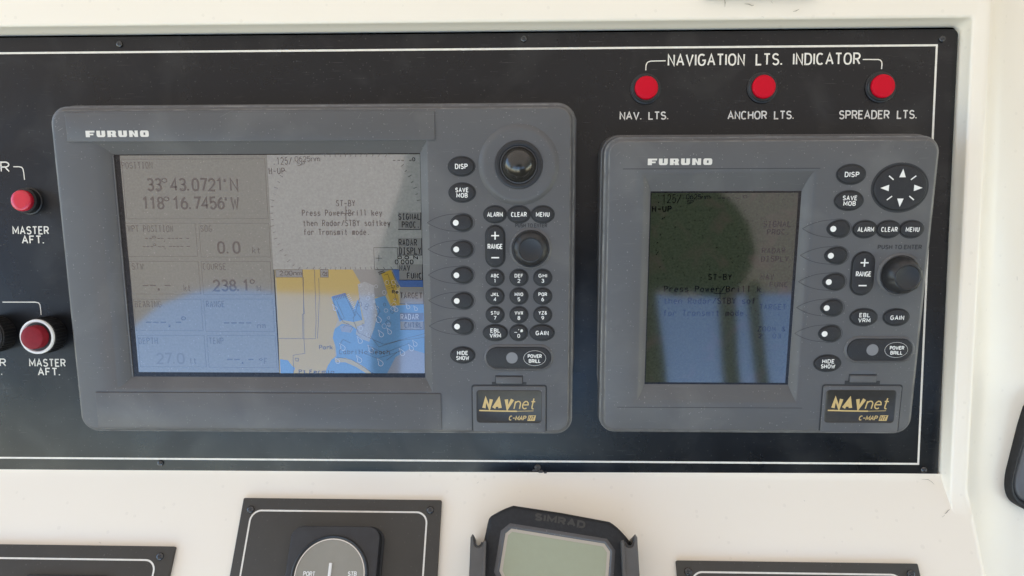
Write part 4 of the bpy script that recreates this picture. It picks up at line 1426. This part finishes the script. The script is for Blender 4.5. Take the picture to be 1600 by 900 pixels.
cons_plate('black gauge plate with rounded white line that holds the square rudder gauge', (380.5, 778.5, 690, 780.5), line=(387.5, 830, 665.5, 830, 799), screws=((392, 796, .3), (672.5, 797, .9)))
cons_plate('black gauge plate in the lower left corner, mostly cut off by the photo', (-330, 846, 273.5, 853.5), line=(-310, 872, 242, 884, 871.5), screws=((250.5, 869.5, .6),))
cons_plate('black gauge plate below the smaller display, only its top strip in view', (1056.5, 876, 1434, 880), line=(1081, 905, 1411, 905, 896), screws=((1075, 893, .2), (1423, 896.5, 1.0)))

# rudder gauge on the middle plate
q = CONS.at(517, 897, .014)
rg_ = thing('rudder_gauge', CONS, q[0], q[1], .003, 'square black rudder gauge with round grey dial reading PORT and STB', 'gauge')
hzg = .0115
s_ = .0312
bm = bmesh.new()
f = lambda ins: rrect(-s_, s_, -s_, s_, .0085, ins, 8)
ca = lambda r: [(r * math.cos(R(45 - 0) + 2 * math.pi * k / 36) , r * math.sin(R(45) + 2 * math.pi * k / 36)) for k in range(36)]
stack(bm, [(f(-.0012), .0001), (f(-.0012), .0015), (f(0), .0025), (f(0), hzg - .0012), (f(.0004), hzg - .0003), (f(.0014), hzg)], cap=True)
link('housing', bm, 'slate', rg_)
dc = (-.0006, -.0012)
rd = .0258
bm = bmesh.new()
e = lambda ins: ell(dc[0], dc[1], rd, rd, ins, 64)
stack(bm, [(e(-.0006), hzg), (e(-.0004), hzg + .0012), (e(.0004), hzg + .0018), (e(.0012), hzg + .0014), (e(.0016), hzg + .0004)], cap=False)
link('rim', bm, 'black', rg_)
bm = bmesh.new()
stack(bm, [(e(.0014), hzg + .0003), (e(.0015), hzg + .0006)], cap=True)
dial = link('dial', bm, 'dial', rg_)
bm = bmesh.new()
ribbon(bm, ell(dc[0], dc[1], rd - .0022, rd - .0022, 0, 64), .0006, hzg + .0009, True)
link('dial_edge', bm, 'chrome', dial)
bm = bmesh.new()
plate(bm, lambda ins: rrect(dc[0] - .0010, dc[0] + .0010, -.012, .0070, .0003, ins, 2), hzg + .0006, hzg + .0014, .0002, 2)
link('needle', bm, 'legend', rg_)
bm = bmesh.new()
text(bm, 'PORT', dc[0] - .0180, dc[0] - .0098, -.0016, .0014, .0005, hzg + .0007)
text(bm, 'STB', dc[0] + .0124, dc[0] + .0185, -.0012, .0018, .0005, hzg + .0007)
link('lettering', bm, 'legend', dial)

# switch box on the left plate
a, b = CONS.at(35, 897, .006), CONS.at(175, 897, .006)
t = thing('instrument_housing', CONS, (a[0] + b[0]) / 2, a[1] - .03, .003, 'flat black instrument housing whose top edge shows on the lower left plate', 'instrument')
hw = (b[0] - a[0]) / 2
bm = bmesh.new()
plate(bm, lambda ins: rrect(-hw, hw, -.03, .03, .005, ins, 6), .0001, .003, .0008, 3)
link('housing', bm, 'black', t)
bm = bmesh.new()
plate(bm, lambda ins: rrect(-hw + .006, hw - .006, -.026, .0265, .004, ins, 6), .003, .0038, .0004, 2)
link('face', bm, 'key', t)

# autopilot display in its cradle
ang = -R(8.2)
HZ = .020
def A(px, py, h=HZ):
    return CONS.at(px, py, h)
o0 = A(868, 930)
ap = thing('autopilot_display', CONS, o0[0], o0[1], 0, 'tilted black instrument with blank pale green screen between two grey bracket arms', 'instrument display')
def AP(px, py, h=HZ):
    q = A(px, py, h)
    return (q[0] - o0[0], q[1] - o0[1])
def arc3(a, b, c_, n=6):
    return [((1 - t) ** 2 * a[0] + 2 * t * (1 - t) * b[0] + t * t * c_[0], (1 - t) ** 2 * a[1] + 2 * t * (1 - t) * b[1] + t * t * c_[1]) for t in [i / n for i in range(n + 1)]]
outl = [(742, 960)] + [(754, 852)] + arc3((762.5, 812), (764, 806), (770, 803), 3) + arc3((778, 798.5), (790, 792), (802, 788.5), 4)[0:] + [(878, 800)] + arc3((953, 814), (968, 822), (986, 846), 5) + [(992, 900), (996, 975)]
outl = [AP(*p) for p in outl][::-1]
bm = bmesh.new()
stack(bm, [(outl, .0003), (outl, HZ - .004), (inset_poly(outl, .0006), HZ - .0018), (inset_poly(outl, .0018), HZ - .0004), (inset_poly(outl, .0032), HZ)], cap=True)
link('body', bm, 'rubber', ap, smooth=50)
def oct_(pts):
    return [AP(*p) for p in pts][::-1]
so = oct_([(776, 893), (786, 831.5), (798, 821.5), (946.5, 845.5), (957.5, 861), (953, 925), (945, 940), (790, 925)])
bm = bmesh.new()
stack(bm, [(inset_poly(so, -.0008), HZ + .0001), (so, HZ + .0010), (inset_poly(so, .0007), HZ + .0011), (inset_poly(so, .0016), HZ + .0003)], cap=True)
bez_ = link('screen_bezel', bm, 'case', ap)
bm = bmesh.new()
poly(bm, inset_poly(so, .0018), HZ + .0004)
sg = link('screen', bm, 'lcd3_rim', ap, smooth=0)
bm = bmesh.new()
poly(bm, inset_poly(so, .0038), HZ + .00048)
link('lcd', bm, 'lcd3', sg, smooth=0)
bm = bmesh.new()
ta, tb = AP(834.5, 813), AP(914, 826.5)
an = math.atan2(tb[1] - ta[1], tb[0] - ta[0])
ln = math.hypot(tb[0] - ta[0], tb[1] - ta[1])
text(bm, 'SIMRAD', ta[0], ta[0] + ln, ta[1], ta[1] + .0052, .0015, HZ + .0002, ang=an, gap=.34)
link('maker_name', bm, 'emboss', ap)
def arm(px0, px1, inner, name='bracket_arm'):
    bm = bmesh.new()
    hz = .026
    x0 = AP(px0, 880, hz)[0]; x1 = AP(px1, 880, hz)[0]
    yt_ = AP(px0, 846, hz)[1]
    yh = AP(px0, 834, hz)[1]
    prof_ = []
    flip = inner < 0
    W = x1 - x0
    base = [(0, -.05), (W, -.05), (W, yt_ - .0), (W * .88, yt_ + .0005)]
    notch = [(W * .52 + W * .26 * math.cos(R(t)), yt_ - .0005 - W * .30 * math.sin(R(t))) for t in range(0, 181, 30)]
    tip = [(W * .24, yt_ + .001), (W * .20, yh - .0008), (W * .12, yh), (0, yh - .0022)]
    pts = base + notch + tip
    if flip:
        pts = [(W - x, y) for x, y in pts][::-1]
    pts = [(x0 + x, y) for x, y in pts]
    stack(bm, [(pts, .001), (pts, hz - .0008), (inset_poly(pts, .0006), hz)], cap=True)
    # raised inner rail
    rx = (x0 + W * .86, x0 + W * 1.02) if not flip else (x0 - W * .02, x0 + W * .14)
    plate(bm, lambda ins: rrect(rx[0], rx[1], -.05, yt_ + .0006, .0004, ins, 2), .001, hz + .0012, .0003, 2)
    o = link(name, bm, 'bracket', ap, smooth=40)
    bm = bmesh.new()
    ribbon(bm, [(x0 + W * (.52 if not flip else .48) + W * .24 * math.cos(R(t)), yt_ - .0003 - W * .26 * math.sin(R(t))) for t in range(0, 181, 20)], .0011, hz + .0001)
    link('hook_lip', bm, 'black', o)
arm(733.5, 758, 1)
arm(973, 998.5, -1)

# black fitting at the right edge, on the side of the dashboard
fz = -.018
q = PANEL.at(1607, 720, fz)
t = thing('rubber_rimmed_fitting', PANEL, q[0], q[1], fz - .012, 'black rubber rimmed fitting with grey face at the right edge of the photo', 'fitting')
def F(px, py):
    a = PANEL.at(px, py, fz)
    return (a[0] - q[0], a[1] - q[1])
ol = [F(1610, 640)] + [F(1600, 668)] + arc3(F(1580, 738), F(1571, 774), F(1590, 790), 8) + arc3(F(1600, 796), F(1612, 803), F(1630, 806), 4) + [F(1700, 800), F(1700, 612), F(1625, 618)]
bm = bmesh.new()
stack(bm, [(ol, 0), (ol, .008), (inset_poly(ol, .0008), .0105), (inset_poly(ol, .002), .0118), (inset_poly(ol, .0034), .0112), (inset_poly(ol, .0048), .0085)], cap=True)
link('rim', bm, 'rubber', t, smooth=60)
bm = bmesh.new()
stack(bm, [(inset_poly(ol, .0054), .0083), (inset_poly(ol, .0060), .0100), (inset_poly(ol, .0075), .0106)], cap=True)
link('face', bm, 'greyface', t, smooth=50)

# fitting whose lower edge just shows at the top of the frame
a, b = PANEL.at(1100, -4.2, .012), PANEL.at(1278, -4.5, .012)
t = thing('base_fitting', PANEL, (a[0] + b[0]) / 2, a[1] + .012, .0095, 'brownish fitting on the white ledge, just visible at the top of the photo', 'fitting')
hw = (b[0] - a[0]) / 2
bm = bmesh.new()
plate(bm, lambda ins: rrect(-hw, hw, -.013, .013, .003, ins, 5), 0, .006, .0008, 3)
link('base', bm, 'tan', t)

# ================================================================= canvas top over the helm: seen mirrored in the screens, shades the helm
def canopy():
    bm = bmesh.new()
    edge = [(-2.3, 1.2), (-1.9, 1.55), (-1.62, 1.9), (-1.50, 2.10), (-1.42, 2.20), (-1.30, 2.26), (-1.2, 2.28), (-1.0, 2.26), (-.86, 2.255), (-.84, 2.255), (-.6, 2.245), (-.2, 2.2), (.2, 2.15), (.5, 2.12), (.9, 2.14), (1.15, 2.12), (1.3, 2.05), (1.42, 1.85), (1.47, 1.72), (1.52, 1.42)]  # right end dropped low, added to hold back light from that side
    ys = [-1.5, -1.1, -.6, 0, .6, 1.2, 1.7]
    rise = [0, .08, .15, .18, .15, .05, -.02]
    g_ = []
    for y, u in zip(ys, rise):
        f = min(1, (y + 1.5) / .5)
        g_.append([bm.verts.new((x, y, z + (u if z > 2.0 else u * .3) + (max(0, 2.22 - z) * f if x < -1.0 else 0))) for x, z in edge])
    for a, b in zip(g_, g_[1:]):
        for i in range(len(a) - 1):
            bm.faces.new((a[i], b[i], b[i + 1], a[i + 1]))
    for f in bm.faces:
        cx_ = f.calc_center_median().x
        if cx_ < -.85:
            f.material_index = 0
    o = link('canopy', bm, ('canopy', 'canopy_lined'), None, None, 60)
    tag(o, 'pale cloth canopy over the helm, mirrored as the grey area in both screens', 'canopy')
canopy()
def post(x0, x1, x2, x3, label):
    bm = bmesh.new()
    for (xa, xb, z) in ((x0, x1, 0.2), (x0, x1, 1.8), (x2, x3, 2.3)):
        pass
    L = [([(x0, -1.47), (x1, -1.47), (x1, -1.42), (x0, -1.42)], .2), ([(x0, -1.47), (x1, -1.47), (x1, -1.42), (x0, -1.42)], 1.85), ([(x2, -1.47), (x3, -1.47), (x3, -1.42), (x2, -1.42)], 2.25)]
    stack(bm, L, True, True)
    o = link('canopy_post', bm, 'post', None, None, 30)
    tag(o, label, 'post', 'posts mirrored in the screens')
post(-.565, -.475, -.60, -.50, 'dark post mirrored in the lower right of the larger screen')
post(.60, .645, .62, .675, 'dark post mirrored in the smaller screen between its two widest blue panes')
post(.705, .735, .715, .75, 'thin dark post mirrored near the right edge of the smaller screen')
post(.28, .41, .28, .385, 'wide slanting dark post mirrored at the lower left of the smaller screen')
def added_blocker():  # unseen slab added to darken the board's lower right reflection
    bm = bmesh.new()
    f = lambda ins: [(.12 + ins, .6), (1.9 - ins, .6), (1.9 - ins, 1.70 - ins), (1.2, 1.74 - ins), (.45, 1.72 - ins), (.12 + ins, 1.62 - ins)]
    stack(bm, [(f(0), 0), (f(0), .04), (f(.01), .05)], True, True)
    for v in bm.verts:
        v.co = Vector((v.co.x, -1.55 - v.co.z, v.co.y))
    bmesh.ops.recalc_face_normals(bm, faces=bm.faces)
    tag(link('added_blocker', bm, 'dark_stand_in', None, None, 40), 'added dark slab behind the viewer that darkens the lower right of the board', 'added_blocker')
added_blocker()
def dark_stand_in():  # added dark shape, outlined so its reflection forms the screens' dark area
    yb = -.75
    pts = [refl(BIG, *p, yb) for p in ((640, 236), (632, 300), (612, 360), (592, 420), (592, 436), (640, 446))]
    pts += [refl(SMALL, *p, yb) for p in ((1012, 440), (1040, 440), (1056, 450), (1085, 444), (1110, 452), (1150, 452), (1168, 430), (1174, 405), (1165, 365), (1145, 335), (1120, 312), (1095, 292))]
    loop = [(p.x, p.z) for p in pts]
    loop += [(loop[-1][0], 2.36), (loop[0][0], 2.36)]
    bm = bmesh.new()
    ar = sum(loop[i - 1][0] * loop[i][1] - loop[i][0] * loop[i - 1][1] for i in range(len(loop)))
    if ar < 0:
        loop = loop[::-1]
    L = [(inset_poly(loop, .02), -.06), (loop, -.04), (loop, .04), (inset_poly(loop, .02), .06)]
    stack(bm, L, True, True)
    for v in bm.verts:
        v.co = Vector((v.co.x, yb - v.co.z, v.co.y))
    bmesh.ops.recalc_face_normals(bm, faces=bm.faces)
    o = link('blob_stand_in', bm, 'dark_stand_in', None, None, 60)
    tag(o, 'added dark green stand-in shape mirrored as the dark blob in the smaller screen', 'canvas cover')
dark_stand_in()
